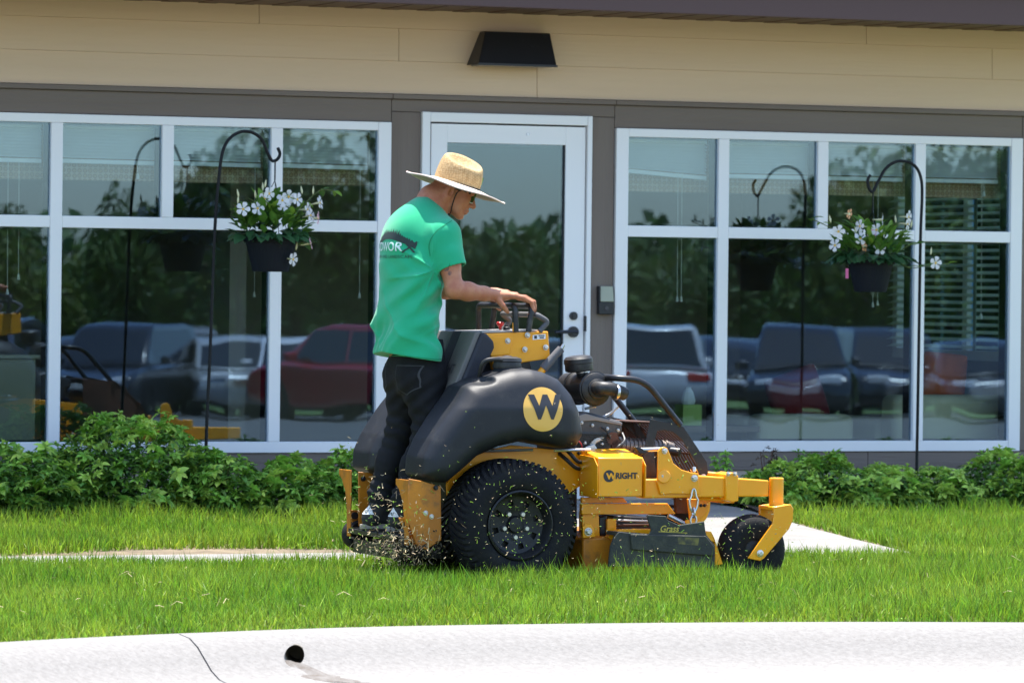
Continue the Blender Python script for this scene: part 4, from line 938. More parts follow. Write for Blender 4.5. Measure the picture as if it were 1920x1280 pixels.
# ---- cutting deck
dk = empty('cutting_deck', parent=mow)
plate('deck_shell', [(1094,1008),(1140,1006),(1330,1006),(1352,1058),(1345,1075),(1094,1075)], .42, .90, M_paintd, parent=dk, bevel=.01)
plate('deck_rail', [(1092,944),(1253,943),(1268,963),(1092,964)], .36, .03, parent=dk); plate('deck_rail', [(1092,932),(1170,932),(1178,942),(1092,943)], .33, .02, parent=dk)
plate('deck_post', [(1093,962),(1124,962),(1126,1008),(1093,1008)], .34, .02, parent=dk); plate('deck_bracket', [(1094,988),(1099,982),(1109,982),(1114,989),(1118,1006),(1094,1008)], .43, .012, parent=dk); bolt(1104, 996, .431, .015, .012, parent=dk)
plate('deck_strut', [(1140,972),(1157,972),(1157,1004),(1140,1006)], .35, .02, parent=dk); plate('spindle_cover', [(1125,968),(1140,965),(1142,1004),(1125,1004)], .33, .1, M_bm, parent=dk, bevel=.008)
plate('belt_cover', [(1150,966),(1225,970),(1225,1000),(1150,1004)], .30, .40, M_bm, parent=dk, bevel=.006); plate('deck_ramp', [(1140,1006),(1163,992),(1222,991),(1222,1000),(1165,1000),(1150,1012)], .43, .04, parent=dk)
plate('belt_plate', [(1158,973),(1222,975),(1222,979),(1158,977)], .31, .02, M_zinc, parent=dk); plate('belt_plate', [(1158,982),(1225,981),(1225,985),(1158,986)], .315, .02, M_rust, parent=dk)
c = q3(1267, 960, .15); MB().lathe([(.0001,.02),(.06,.018),(.085,.008),(.088,-.012),(.088,-.03)], c, (0,0,1), 28).build('deck_pulley', M_tyre, dk)
MB().tube([q3(1254,966,.45), q3(1283,981,.45)], .011, 12).build('chute_spring', M_zinc, dk); MB().tube([q3(1282,980,.45), q3(1290,985,.45)], .006, 8).build('spring_pin', M_bm, dk)
# black side chute with worn print, a bent sheet of rubber
CH = [(1142,1062),(1146,1024),(1153,1006),(1162,996),(1185,999),(1219,1001),(1223,994),(1216,972),(1217,965),(1250,967),(1254,975),(1275,984),(1322,977),(1325,1001),(1342,1022),(1342,1064)]
plate('chute', CH, .56, .014, M_chute, parent=dk, bevel=.003)
MB().prism([mp(x, y, .56) for x, y in ((1162,997),(1219,1001),(1219,1006),(1160,1004))], -.546, -.42).build('chute_top', M_chute, dk, bevel=.002)
for x in (1188,1204): plate('chute_slot', [(x,1000),(x+9,1001),(x+9,1030),(x,1028)], .565, .006, M_chute, parent=dk, bevel=.003)
plate('chute_step', [(1184,1001),(1325,1004),(1341,1024),(1341,1042),(1186,1030)], .572, .013, M_chute, parent=dk, bevel=.004)
ftext('chute_lettering', 'Grass', .040, 1257, 991, .5605, mat('print_yellow', (.50,.38,.06), .7), dk, bold=.0006, slant=.25)
plate('chute_stripe', [(1236,995.5),(1290,998),(1290,999.2),(1236,996.7)], .5602, .001, MATS['print_yellow'], parent=dk, bevel=0)
plate('chute_print', [(1272,1006),(1312,1008),(1310,1022),(1272,1019)], .5725, .001, mat('print_worn', (.22,.19,.05), .8, col2=(.05,.05,.04), nscale=30), parent=dk, bevel=0)
plate('deck_nose', [(1325,996),(1335,996),(1341,1008),(1357,1057),(1342,1060),(1341,1016),(1325,1010)], .50, .06, parent=dk)
# lift chain
chn = empty('lift_chain', parent=mow); cA = q3(1302, 912, .49)
def link_ring(c, h, wd, r, flat):
    pts = []; 
    for k in range(17):
        a = 2*math.pi*k/16; x = math.cos(a)*wd*(1.0 if math.sin(a) < .2 or h < .04 else .55); z = math.sin(a)*h; pts.append(c+(Vector((x, 0, z)) if flat else Vector((0, x, z))))
    MB().tube(pts, r, 8, caps=False).build('chain_link', M_zinc, chn)
z = cA.z-.02
for k, (h, wd, fl) in enumerate(((.052,.021,True),(.022,.012,False),(.026,.014,True),(.02,.012,False))):
    z -= h*(.9 if k else .8); link_ring(Vector((cA.x, cA.y, z)), h, wd, .0052, fl); z -= h*.68

# ============================================================= the man on the mower
M_skin = mat('skin', (.50,.215,.115), .5, col2=(.42,.15,.08), nscale=22, bump=.22, bscale=420, spec=.35, dirt=(.40,.12,.075), dirts=60, dirtlo=.55, dirthi=.75)
M_shirt = mat('green_jersey', (.016,.37,.175), .85, col2=(.021,.41,.20), nscale=3, bump=.12, bscale=420, sheen=.25, spec=.2)
M_jean = mat('black_denim', (.0075,.0078,.009), .85, col2=(.013,.0133,.015), nscale=12, bump=.25, bscale=260, spec=.25)
M_shoe = mat('black_canvas', (.022,.021,.02), .8, bump=.2, bscale=200); M_sole = mat('worn_sole', (.30,.27,.22), .8)
M_hair = mat('dark_hair', (.05,.026,.017), .7, bump=.5, bscale=250)
def J(px, py, w): return np.array(q3(px, py, w))
hip = {1: J(797,700,.085), -1: J(769,697,-.085)}; knee = {1: J(803,808,.11), -1: J(752,806,-.09)}; ank = {1: J(760,938,.13), -1: J(716,930,-.10)}
sho = {1: J(834,442,.165), -1: J(786,432,-.165)}; elb = {1: J(853,543,.235), -1: J(802,540,-.235)}; wri = {1: J(927,553,.190), -1: J(903,548,-.06)}
pel = J(777,690,0); waist = J(772,610,0); chest = J(781,480,0); nck = J(808,392,0)
# head frame
Hc = J(852,356,.0); pit = math.radians(25); yaw = math.radians(-17)
fx = np.array((math.cos(yaw)*math.cos(pit), math.sin(yaw)*math.cos(pit), -math.sin(pit))); fy = np.array((-math.sin(yaw), math.cos(yaw), 0)); fz = np.cross(fx, fy)
RH = np.stack([fx, fy, fz], 1)
def H3(x, y, z): return Hc+RH@np.array((x, y, z))
lo, hi = (-.62,-.36,.22), (.22,.36,1.98)
B = Sculpt(lo, hi, .0042)
B.ell(H3(-.004,0,.030), (.094,.075,.076), .0, RH); B.ell(H3(.030,0,-.030), (.060,.056,.074), .03, RH); B.ell(H3(.072,0,-.094), (.022,.026,.019), .022, RH); B.ell(H3(.082,0,-.050), (.016,.022,.020), .012, RH)
for s_ in (-1, 1):
    B.cap(H3(-.01,s_*.058,-.03), H3(.05,s_*.036,-.082), .018, .016, .03)           # jaw line
    B.ell(H3(.058,s_*.036,-.018), (.026,.022,.022), .02, RH)                        # cheek
B.cap(H3(.080,-.03,.022), H3(.080,.03,.022), .012, .012, .015)
B.cap(H3(.090,0,.006), H3(.112,0,-.030), .0085, .0125, .008); 
for s_ in (-1, 1): B.ell(H3(.100,s_*.012,-.034), (.011,.008,.008), .006, RH)
B.ell(H3(.092,0,-.060), (.0135,.024,.0065), .006, RH); B.ell(H3(.089,0,-.072), (.0135,.021,.007), .006, RH)
B.cap(H3(.106,-.022,-.066), H3(.106,.022,-.066), .003, .003, .003, op='cut')
for s_ in (-1, 1):
    B.ell(H3(-.020,s_*.088,-.020), (.021,.013,.034), .004, RH); B.ell(H3(-.010,s_*.102,-.020), (.0125,.017,.022), .002, RH, op='cut'); B.ell(H3(-.046,s_*.088,-.02), (.008,.014,.03), .003, RH, op='cut'); B.cap(H3(-.016,s_*.079,-.044), H3(-.008,s_*.076,-.050), .009, .008, .006)
B.chain([(H3(-.028,0,-.03), .060), (nck+np.array((.012,0,.045)), .060), (nck+np.array((-.01,0,-.06)), .085)], .035, sc=((1,0,0),.96))
# trunk under the shirt
B.chain([(nck+np.array((-.02,0,-.06)), .10), (chest, .165), (waist, .15), (pel, .155)], .05, sc=((1,0,0),.62))
for s_ in (-1, 1):
    B.cap(nck+np.array((-.02,-.04*s_,-.045)), sho[s_], .055, .055, .05)
    B.chain([(sho[s_], .056), (sho[s_]*.45+elb[s_]*.55, .047), (elb[s_], .039)], .02)
    m1 = elb[s_]*.66+wri[s_]*.34
    B.chain([(elb[s_], .039), (m1, .041), (elb[s_]*.25+wri[s_]*.75, .031), (wri[s_], .026)], .02)
    # hand lying over the bar, fingers curled round it
    sh = np.array((0, 0, 0)) if s_ == 1 else J(952,551,-.04)-J(967,556,.16)
    def P(px, py, w): 
        v = J(px, py, w) if s_ == 1 else J(px, py, .32-w)
        return v+sh
    B.cap(wri[s_], P(945,554,.178), .027, .030, .015, sc=((0,0,1),.8))
    for w_ in (.200,.182,.162,.143): B.cap(P(938,555,.18+(w_-.17)*.4), P(966,554,w_), .020, .0165, .012, sc=((0,0,1),.85))
    for w_, dx, dy in ((.207,-2,1),(.186,2,0),(.164,1,0),(.143,-4,2)):
        k0 = P(964,555,w_); k1 = P(984+dx,557.5+dy,w_-.002); k2 = P(1000+dx,566+dy,w_-.004); k3 = P(1003+dx,579+dy,w_-.004); k4 = P(997+dx,588+dy,w_-.004)
        B.chain([(k0,.0125),(k1,.0108),(k2,.0098),(k3,.0090),(k4,.0078)], .004)
    B.chain([(P(936,562,.205), .016), (P(944,573,.212), .0125), (P(949,580,.208), .0105), (P(953,585,.20), .0088)], .006)
    B.chain([(hip[s_], .085), (knee[s_], .055), (ank[s_], .042)], .03)
    B.chain([(ank[s_], .042), (ank[s_]+np.array((.03,0,-.06)), .035), (ank[s_]+np.array((.15,0,-.075)), .028)], .02)
man = B.build('person', M_skin, smooth=1, label='man in a green t-shirt and straw hat standing on the mower, hands on its handles', cat='person', loc=(MO[0], MO[1], 0), rz=PH)
# hair: cropped, shows at the nape below the hat
Hs = Sculpt(Hc-.16, Hc+.16, .006); Hs.ell(H3(-.006,0,.028), (.0965,.0775,.074), 0, RH)
Hs.field(lambda d, X, Y, Z: np.maximum(d, np.maximum(-((X-Hc[0])*fz[0]+(Y-Hc[1])*fz[1]+(Z-Hc[2])*fz[2])-.030, ((X-Hc[0])*fx[0]+(Y-Hc[1])*fx[1]+(Z-Hc[2])*fx[2])-.02-.9*np.clip(((X-Hc[0])*fz[0]+(Y-Hc[1])*fz[1]+(Z-Hc[2])*fz[2]), 0, .09))))
Hs.build('hair', M_hair, man, smooth=2)

# ---- t-shirt
def shirt():
    lo, hi = (-.62,-.40,.92), (.12,.40,1.74); h = .005
    T = Sculpt(lo, hi, h)
    ax = ((1,0,0), .64)
    hemc = J(764,668,0)
    T.chain([(J(760,740,0), .205), (hemc, .203), (J(766,600,0), .192), (J(776,520,0), .200), (J(783,462,0), .198)], .03, sc=ax)
    T.ell(J(776,462,-.02)+np.array((-.02,0,0)), (.125,.19,.17), .05)                  # shoulder blades
    for s_ in (-1, 1): T.chain([(nck+np.array((-.025,-.03*s_,-.042)), .066), (sho[s_]+np.array((-.005,.0,.004)), .070)], .05)
    T.chain([(nck+np.array((-.022,0,-.055)), .09), (chest, .14)], .05, sc=((1,0,0),.8)); T.cap(nck+np.array((-.03,-.05,-.05)), sho[1]+np.array((-.02,.03,-.01)), .068, .068, .05)
    T.cap(nck+np.array((-.012,0,-.045)), nck+np.array((.008,0,.012)), .075, .0655, .02)
    a, b = J(690,661,-.15), J(838,679,.15)
    sl = (b[2]-a[2])/(b[0]-a[0]); 
    def cutz(d, X, Y, Z):
        f = .0065*np.sin(26*Y+9*X+1.1+2*np.sin(5*Z))*np.clip((1.38-Z)/.3, 0, 1)+.0035*np.sin(17*Y-22*X+14*Z)+.007*np.sin(14*Y+34*Z-16*X)*np.clip(1-np.abs(Z-1.16)/.16, 0, 1)+.006*np.sin(52*(Z-.9*X)+8*Y)*np.clip(1-np.abs(Z-1.30)/.18, 0, 1)*np.clip((-Y+.02)/.1,0,1)
        d = d+f*1.5+.0035*np.sin(60*(Z+.7*X)+25*np.sin(4*Y)+10*Y)*np.clip(1-np.abs(Z-1.10)/.10, 0, 1)+.003*np.sin(75*(X+.6*Z)-12*Y)*np.clip(1-np.abs(Z-1.45)/.12, 0, 1)
        ap = J(812,505,.2); th_ = np.arctan2(Z-ap[2], X-ap[0]); rr_ = np.hypot(X-ap[0], Z-ap[2]); near = np.clip((-Y-.02)/.08, 0, 1)
        d = d-.010*(1-np.abs(np.sin(th_*3.5+.6*np.sin(9*rr_))))**3*np.exp(-((rr_-.10)/.10)**2)*near       # drag lines from the armpit
        bk2 = np.clip((-.28-X)/.08, 0, 1)
        d = d-.008*(1-np.abs(np.sin(13*Y+5*np.sin(3.1*Z)+.8)))**3*np.clip((1.36-Z)/.15, 0, 1)*bk2            # upright folds down the back
        d = d-.007*(1-.8*bk2)*(1-np.abs(np.sin(24*(Z-.55*X)+3*np.sin(7*Y))))**4*np.clip(1-np.abs(Z-1.17)/.13, 0, 1)*near # slack over the hip
        hem = (a[2]+sl*(X-a[0])+.006*np.sin(14*Y+2))-Z
        return np.maximum(d, hem)
    T.field(cutz)
    for s_ in (-1, 1):
        U = Sculpt(lo, hi, h); e0 = sho[s_]; e1 = elb[s_]; ce = J(849,503,.212) if s_ == 1 else J(799,500,-.212)
        dr = (e1-e0)/np.linalg.norm(e1-e0)
        U.chain([(e0+np.array((-.004,0,.0)), .070), (e0*.5+ce*.5, .067), (ce+dr*.06, .0645)], .02)
        cn = dr.copy(); cn = cn+np.array((.14,0,-.0)); cn /= np.linalg.norm(cn)
        U.field(lambda d, X, Y, Z: np.maximum(d+.003*np.sin(40*(X*.3+Z)+30*Y), (X-ce[0])*cn[0]+(Y-ce[1])*cn[1]+(Z-ce[2])*cn[2]))
        k = .035; q = np.clip(.5+.5*(T.d-U.d)/k, 0, 1); T.d = T.d*(1-q)+U.d*q-k*q*(1-q)
        # hollow the mouth of the sleeve
        V_ = Sculpt(lo, hi, h); V_.cap(ce-dr*.03, ce+dr*.10, .058, .058, 0); T.d = np.maximum(T.d, -V_.d)
    return T.build('t_shirt', M_shirt, man, smooth=1)
ts = shirt()
bpy.context.view_layer.update()
# collar rib
c = nck+np.array((-.003,0,-.012)); nrm = Vector((.38,0,.92)).normalized()
m = MB(); m.lathe([(.0665,-.010),(.0705,-.008),(.0705,.006),(.0655,.009),(.063,.0)], c, nrm, 36, close=True); m.build('collar', M_shirt, ts)
# back print: grass silhouette, lettering
M_pk = mat('print_dark', (.022,.040,.036), .8); M_pw = mat('print_pale', (.62,.80,.74), .7)
def back_pt(px, py): return Vector(J(px, py, .05))
Z_ = lambda py: mp(760, py, .05)[1]
# text plane: x across the back (w axis), y up, looking along +x
def bk(y0, z0): return Matrix(((0,0,-1,-.6),(-1,0,0,y0),(0,1,0,z0),(0,0,0,1)))
yc = 0.0
gr = MB(); rr = random.Random(5); n = 58; base = []; top = []
for k in range(n+1):
    t = k/n; x = -.155+.31*t; base.append((x, .052-.062*(abs(t-.5)*2)**2.2, 0))
V = base[:]; F_ = []
topv = []
for k in range(n+1):
    t = k/n; x = -.155+.31*t; e = 1-(abs(t-.5)*2)**2.4*.55; topv.append((x+rr.uniform(-.002,.004), .052+.006+.030*e+.034*e*(.12 if k % 2 == 0 else 1.0)*rr.uniform(.4,1.2)-.055*(abs(t-.5)*2)**2.2, 0))
gr.add(base+topv, [(k, k+1, n+2+k, n+1+k) for k in range(n)])
g = gr.mesh('p', M_pk, smooth=False); zc = Z_(462)
decal('print_grass', g, ts, M_pk, bk(-.045, zc-.006)@Matrix.Diagonal((.84,.72,1,1)), (1,0,0), .0022, ts, .015)
tm = text_mesh('YARDWOR', .054, .0009); wx = max(v.co.x for v in tm.vertices)
decal('print_lettering', tm, ts, M_pw, bk(-.136+wx, zc-.004), (1,0,0), .003, ts, .012)
decal('print_letter', text_mesh('X', .070, .0), ts, M_pk, bk(-.155, zc-.008), (1,0,0), .003, ts, .012)
decal('print_lettering', text_mesh('LAWN AND LANDSCAPE', .020, .0, 1.15), ts, M_pk, bk(yc-.05, zc-.047), (1,0,0), .003, ts, .012)
# seams and hems
M_seam = mat('shirt_seam', (.006,.24,.10), .9)
def seam(px, tgt, m, wd=.0016, d=(0,1,0), w=.6, off=.0012):
    P_ = spline([Vector(J(x, y, w)) for x, y in px], 6); me = bpy.data.meshes.new('seam'); bm = bmesh.new(); prev = None
    for i, q in enumerate(P_):
        t = (P_[min(i+1, len(P_)-1)]-P_[max(i-1, 0)]).normalized(); nn_ = t.cross(Vector(d)).normalized()*wd; a = (bm.verts.new(q-nn_), bm.verts.new(q+nn_))
        if prev: bm.faces.new((prev[0], a[0], a[1], prev[1]))
        prev = a
    bm.to_mesh(me); bm.free(); decal('seam', me, tgt, m, Matrix.Identity(4), d, off, tgt, .05)
def seam_at(px, w, **k):                                   # the strip is drawn through what the camera sees at depth w
    sh_ = [(x, y) for x, y in px]; seam(sh_, ts, M_seam, w=w, **k)
seam_at([(846,414),(832,421),(818,431),(808,444),(804,460),(806,480)], .20)
seam_at([(760,667),(790,671),(815,673),(836,673)], .18)
# faint tattoo on the upper arm
M_tat = mat('tattoo_ink', (.17,.085,.065), .6, col2=(.42,.165,.10), nscale=70, lo=.45, hi=.6)
for (px, py, r) in ((862,503,.013),(867,512,.010)):
    q = J(px, py, .4); dm = MB(); dm.add([(q[0]+math.cos(a)*r*.8, -.5, q[2]+math.sin(a)*r*1.1) for a in [2*math.pi*k/14 for k in range(14)]], [tuple(range(14))])
    decal('tattoo', dm.mesh('t', M_tat), man, M_tat, Matrix.Identity(4), (0,1,0), .0009, man, .006)

# ---- trousers
T = Sculpt((-.64,-.30,.26), (.0,.30,1.10), .0066)
T.ell(J(785,692,0.01), (.120,.158,.13), .0); T.cap(J(783,650,0.01), J(785,700,0.01), .150, .150, .03, sc=((1,0,0),.75))
for s_ in (-1, 1):
    T.ell(hip[s_]+np.array((-.045,.0,-.02)), (.08,.08,.10), .04)
    m1 = hip[s_]*.5+knee[s_]*.5
    T.chain([(hip[s_]+np.array((0,0,-.02)), .098), (m1, .077), (knee[s_], .063), (knee[s_]*.5+ank[s_]*.5+np.array((-.008,0,0)), .058), (ank[s_]+np.array((0,0,.01)), .053), (ank[s_]+np.array((.006,0,-.02)), .055)], .035)
def fold(d, X, Y, Z):
    kz = knee[1][2]; m1 = np.exp(-((Z-kz)/.10)**2); m2 = np.exp(-((Z-ank[1][2]-.05)/.07)**2); m3 = np.exp(-((Z-hip[1][2]+.10)/.10)**2)
    return d+.0045*m1*np.sin(120*(Z+.5*X)+24*Y+2*np.sin(30*Y))+.0045*m2*np.sin(150*Z+45*X+28*Y+1.5*np.sin(40*Y))+.0035*m3*np.sin(85*(Z-.8*X)+30*Y)+.0012*np.sin(23*Z+30*X+25*Y)
T.field(fold); jn = T.build('trousers', M_jean, man, smooth=1)
# back pocket seams
for s_ in (1, -1):
    pts = [(hip[s_][0]-.2, hip[s_][1]+.03*s_*-1+dy, hip[s_][2]+dz) for dy, dz in ((-.06,.035),(-.06,-.06),(-.005,-.095),(.05,-.06),(.05,.035),(-.06,.035))]
    me = bpy.data.meshes.new('seam'); bm = bmesh.new()
    for (a, b) in zip(pts[:-1], pts[1:]):
        a, b = Vector(a), Vector(b); d_ = (b-a).normalized(); nn_ = Vector((0,-d_.z,d_.y))*.0018; bm.faces.new([bm.verts.new(q) for q in (a-nn_, b-nn_, b+nn_, a+nn_)])
    bm.to_mesh(me); bm.free(); bpy.context.view_layer.update()
    decal('pocket_seam', me, jn, mat('seam_thread', (.042,.042,.046), .8), Matrix.Identity(4), (1,0,0), .0022, jn, .02)
# ---- shoes
for s_ in (1, -1):
    a = ank[s_]; zb = .2435; x0 = J(726,988,.12)[0] if s_ == 1 else J(676,978,-.12)[0]
    sh_ = Sculpt((x0-.03, a[1]-.08, .235), (x0+.33, a[1]+.08, .42), .005)
    yy = a[1]
    sh_.chain([((x0+.045, yy, zb+.045), .038), ((x0+.13, yy, zb+.045), .036), ((x0+.215, yy, zb+.036), .038), ((x0+.262, yy, zb+.028), .030)], .02)
    sh_.chain([((x0+.05, yy, zb+.05), .037), (a+np.array((.0,0,-.035)), .046), (a+np.array((.0,0,.0)), .048)], .03)
    sh_.field(lambda d, X, Y, Z: np.maximum(d, zb+.012-Z))
    so = sh_.build('shoe', M_shoe, man, smooth=2)
    pl = []
    for k in range(28):
        t = 2*math.pi*k/28; cx = math.cos(t); pl.append((x0+.143+.152*cx, yy+math.sin(t)*(.036+.012*(cx > -.2)*max(0, cx+.2)*(1.0 if cx < .7 else .6))))
    mm = MB(); n = len(pl); mm.add([(x, y, zb) for x, y in pl]+[(x, y, zb+.022) for x, y in pl], [tuple(range(n-1, -1, -1)), tuple(range(n, 2*n))]+[(i, (i+1)%n, (i+1)%n+n, i+n) for i in range(n)]); mm.build('sole', M_sole, so, bevel=.003)
    bpy.context.view_layer.update()
    tg = MB(); cy_ = yy-.012; tg.add([(x0-.2, cy_-.030, zb+.066), (x0-.2, cy_+.030, zb+.066), (x0-.2, cy_+.018, zb+.088), (x0-.2, cy_+.004, zb+.108), (x0-.2, cy_-.020, zb+.086)], [(0,1,2,3,4)])
    decal('heel_tab', tg.mesh('h', None), so, mat('tab_white', (.72,.72,.70), .6), Matrix.Identity(4), (1,0,0), .002, so, .012)
    decal('heel_mark', text_mesh('ru', .026, .0005), so, M_pk, bk(cy_, zb+.080)@Matrix.Translation((0,0,.0)), (1,0,0), .0032, so, .008)

# ---- straw hat
hat = empty('straw_hat', parent=man)
bc = J(856,350,.0); fwd = Vector((J(945,381,0)-J(766,319,0))).normalized(); fwd = Vector((fwd.x, fwd.x*math.tan(yaw)*.35, fwd.z)).normalized(); sd_ = Vector((0,1,.095)); sd_ = (sd_-fwd*sd_.dot(fwd)).normalized(); upv = fwd.cross(sd_).normalized()
MH = Matrix(((fwd.x,sd_.x,upv.x,bc[0]),(fwd.y,sd_.y,upv.y,bc[1]),(fwd.z,sd_.z,upv.z,bc[2]),(0,0,0,1)))
ms = bpy.data.materials.new('straw'); ms.use_nodes = True; N = ms.node_tree.nodes; K = ms.node_tree.links; b_ = N['Principled BSDF']; b_.inputs['Roughness'].default_value = .75
tc = N.new('ShaderNodeTexCoord'); cb2 = N.new('ShaderNodeTexChecker'); cb2.inputs['Scale'].default_value = 120; mpn = N.new('ShaderNodeMapping'); mpn.inputs['Rotation'].default_value = (.4,.6,.78); K.new(tc.outputs['Object'], mpn.inputs[0]); K.new(mpn.outputs[0], cb2.inputs['Vector'])
nn2 = N.new('ShaderNodeTexNoise'); nn2.inputs['Scale'].default_value = 75; K.new(tc.outputs['Object'], nn2.inputs['Vector'])
mx = N.new('ShaderNodeMix'); mx.data_type = 'RGBA'; mx.inputs[6].default_value = (.58,.40,.19,1); mx.inputs[7].default_value = (.36,.22,.085,1)
ad = N.new('ShaderNodeMath'); ad.operation = 'MULTIPLY_ADD'; ad.inputs[1].default_value = .30; K.new(cb2.outputs['Fac'], ad.inputs[0]); K.new(nn2.outputs[0], ad.inputs[2])
rg = N.new('ShaderNodeMapRange'); rg.inputs[1].default_value = .3; rg.inputs[2].default_value = 1.0; K.new(ad.outputs[0], rg.inputs[0]); K.new(rg.outputs[0], mx.inputs[0]); K.new(mx.outputs[2], b_.inputs['Base Color'])
bm2 = N.new('ShaderNodeBump'); bm2.inputs['Strength'].default_value = .9; bm2.inputs['Distance'].default_value = .004; K.new(ad.outputs[0], bm2.inputs['Height']); K.new(bm2.outputs[0], b_.inputs['Normal'])
seg = 64; V = []; F_ = []
rows = [(.095,.0),(.0965,.03),(.095,.06),(.092,.09),(.087,.112),(.083,.120),(.078,.126),(.071,.130),(.062,.132),(.052,.133),(.042,.133),(.032,.133),(.022,.133),(.012,.133),(.001,.133)]
for i, (r, z) in enumerate(rows):
    for k in range(seg):
        a = 2*math.pi*k/seg; x = math.cos(a)*r*1.13; y = math.sin(a)*r*.90; zz = z
        if z > .08:
            e = math.hypot((x-.002)/.084, (y+.020)/.058); zz -= .034*max(0, 1-e**2)**.8+.008*max(0, x/.1)
            zz += .30*y*min(1, (z-.08)/.03)*.9
        V.append((x, y, zz))
for i in range(len(rows)-1):
    for k in range(seg): F_.append((i*seg+k, i*seg+(k+1)%seg, (i+1)*seg+(k+1)%seg, (i+1)*seg+k))
me = pymesh('crown', V, F_, ms, smooth=True); me.transform(MH); o = link('crown', me, hat); md = o.modifiers.new('s', 'SUBSURF'); md.levels = 1; md.render_levels = 1
# brim
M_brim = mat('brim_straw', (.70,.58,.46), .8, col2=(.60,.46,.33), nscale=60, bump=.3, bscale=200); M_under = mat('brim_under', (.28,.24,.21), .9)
def brim(name, zo, m, flip):
    V = []; F_ = []; rr = [.088,.11,.14,.17,.20,.222,.232]
    for r in rr:
        for k in range(seg):
            a = 2*math.pi*k/seg; t = (r-.09)/.142; ox = 1+.13*(1-t); oy = 1-.10*(1-t); z = .012*(1-t)**2-.006*t-.004*abs(math.sin(a))**3*t*t+.0035*math.sin(5*a+1)*t*t
            V.append((math.cos(a)*r*ox, math.sin(a)*r*oy, z+zo))
    for i in range(len(rr)-1):
        for k in range(seg): f = (i*seg+k, i*seg+(k+1)%seg, (i+1)*seg+(k+1)%seg, (i+1)*seg+k); F_.append(f if not flip else f[::-1])
    me = pymesh(name, V, F_, m, smooth=True); me.transform(MH); return link(name, me, hat), V, rr
_, Vb, rr_ = brim('brim', .004, M_brim, True); brim('brim_lining', -.001, M_under, False)
edge = [MH@Vector((x, y, z-.0025)) for x, y, z in Vb[-seg:]]; MB().tube(edge+[edge[0]], .0036, 6, caps=False).build('brim_edge', mat('brim_binding', (.62,.50,.44), .8), hat)
band = [MH@Vector((math.cos(2*math.pi*k/48)*.097*1.13, math.sin(2*math.pi*k/48)*.097*.9, .014+.004*math.cos(2*math.pi*k/48))) for k in range(49)]; MB().tube(band, .0028, 6, caps=False).build('hat_cord', mat('black_cord', (.012,.01,.01), .7), hat)
jw = H3(.028,-.050,-.098); jw2 = H3(.012,0,-.108); jl = H3(.028,.050,-.098)
MB().tube(spline([MH@Vector((.018,-.088,0)), H3(.014,-.083,-.01), H3(.020,-.066,-.07), jw, H3(.028,0,-.118), jl, H3(.02,.068,-.07), MH@Vector((.018,.088,0))], 6), .0028, 6).build('chin_cord', MATS['black_cord'], hat)
pt = MB(); pt.box(.1045,.1075,-.016,.006,.040,.075); me = pt.mesh('hat_patch', mat('patch_green', (.16,.34,.05), .7)); me.transform(MH); link('hat_patch', me, hat)
# ---- sunglasses
sg = empty('sunglasses', parent=man); M_lens = mat('dark_lens', (.008,.008,.009), .12, spec=.35); M_wht = mat('white_rim', (.72,.70,.68), .35)
for s_ in (-1, 1):
    V = []; F_ = []; nu, nv = 10, 7
    for i in range(nu):
        for j in range(nv):
            u = i/(nu-1); v = j/(nv-1)-.5; an = s_*(.08+.80*u); r = .104-.022*u; hgt = .054*(1-.55*(2*abs(u-.45))**2.5*.5)*(1-.35*u)
            V.append(H3(.002+math.cos(an)*r*.97, math.sin(an)*r*.93, .004+v*hgt-.004*u))
    for i in range(nu-1):
        for j in range(nv-1): F_.append((i*nv+j, (i+1)*nv+j, (i+1)*nv+j+1, i*nv+j+1))
    link('lens', pymesh('lens', V, F_, M_lens, smooth=True), sg)
    MB().tube([V[i*nv]*1.0 for i in range(nu)], .0022, 6).build('rim', M_wht, sg)
    MB().tube([V[(nu-1)*nv+nv-1], H3(.03,s_*.080,.014), H3(-.01,s_*.082,.016)], .0022, 6).build('temple', MATS['black_cord'], sg)

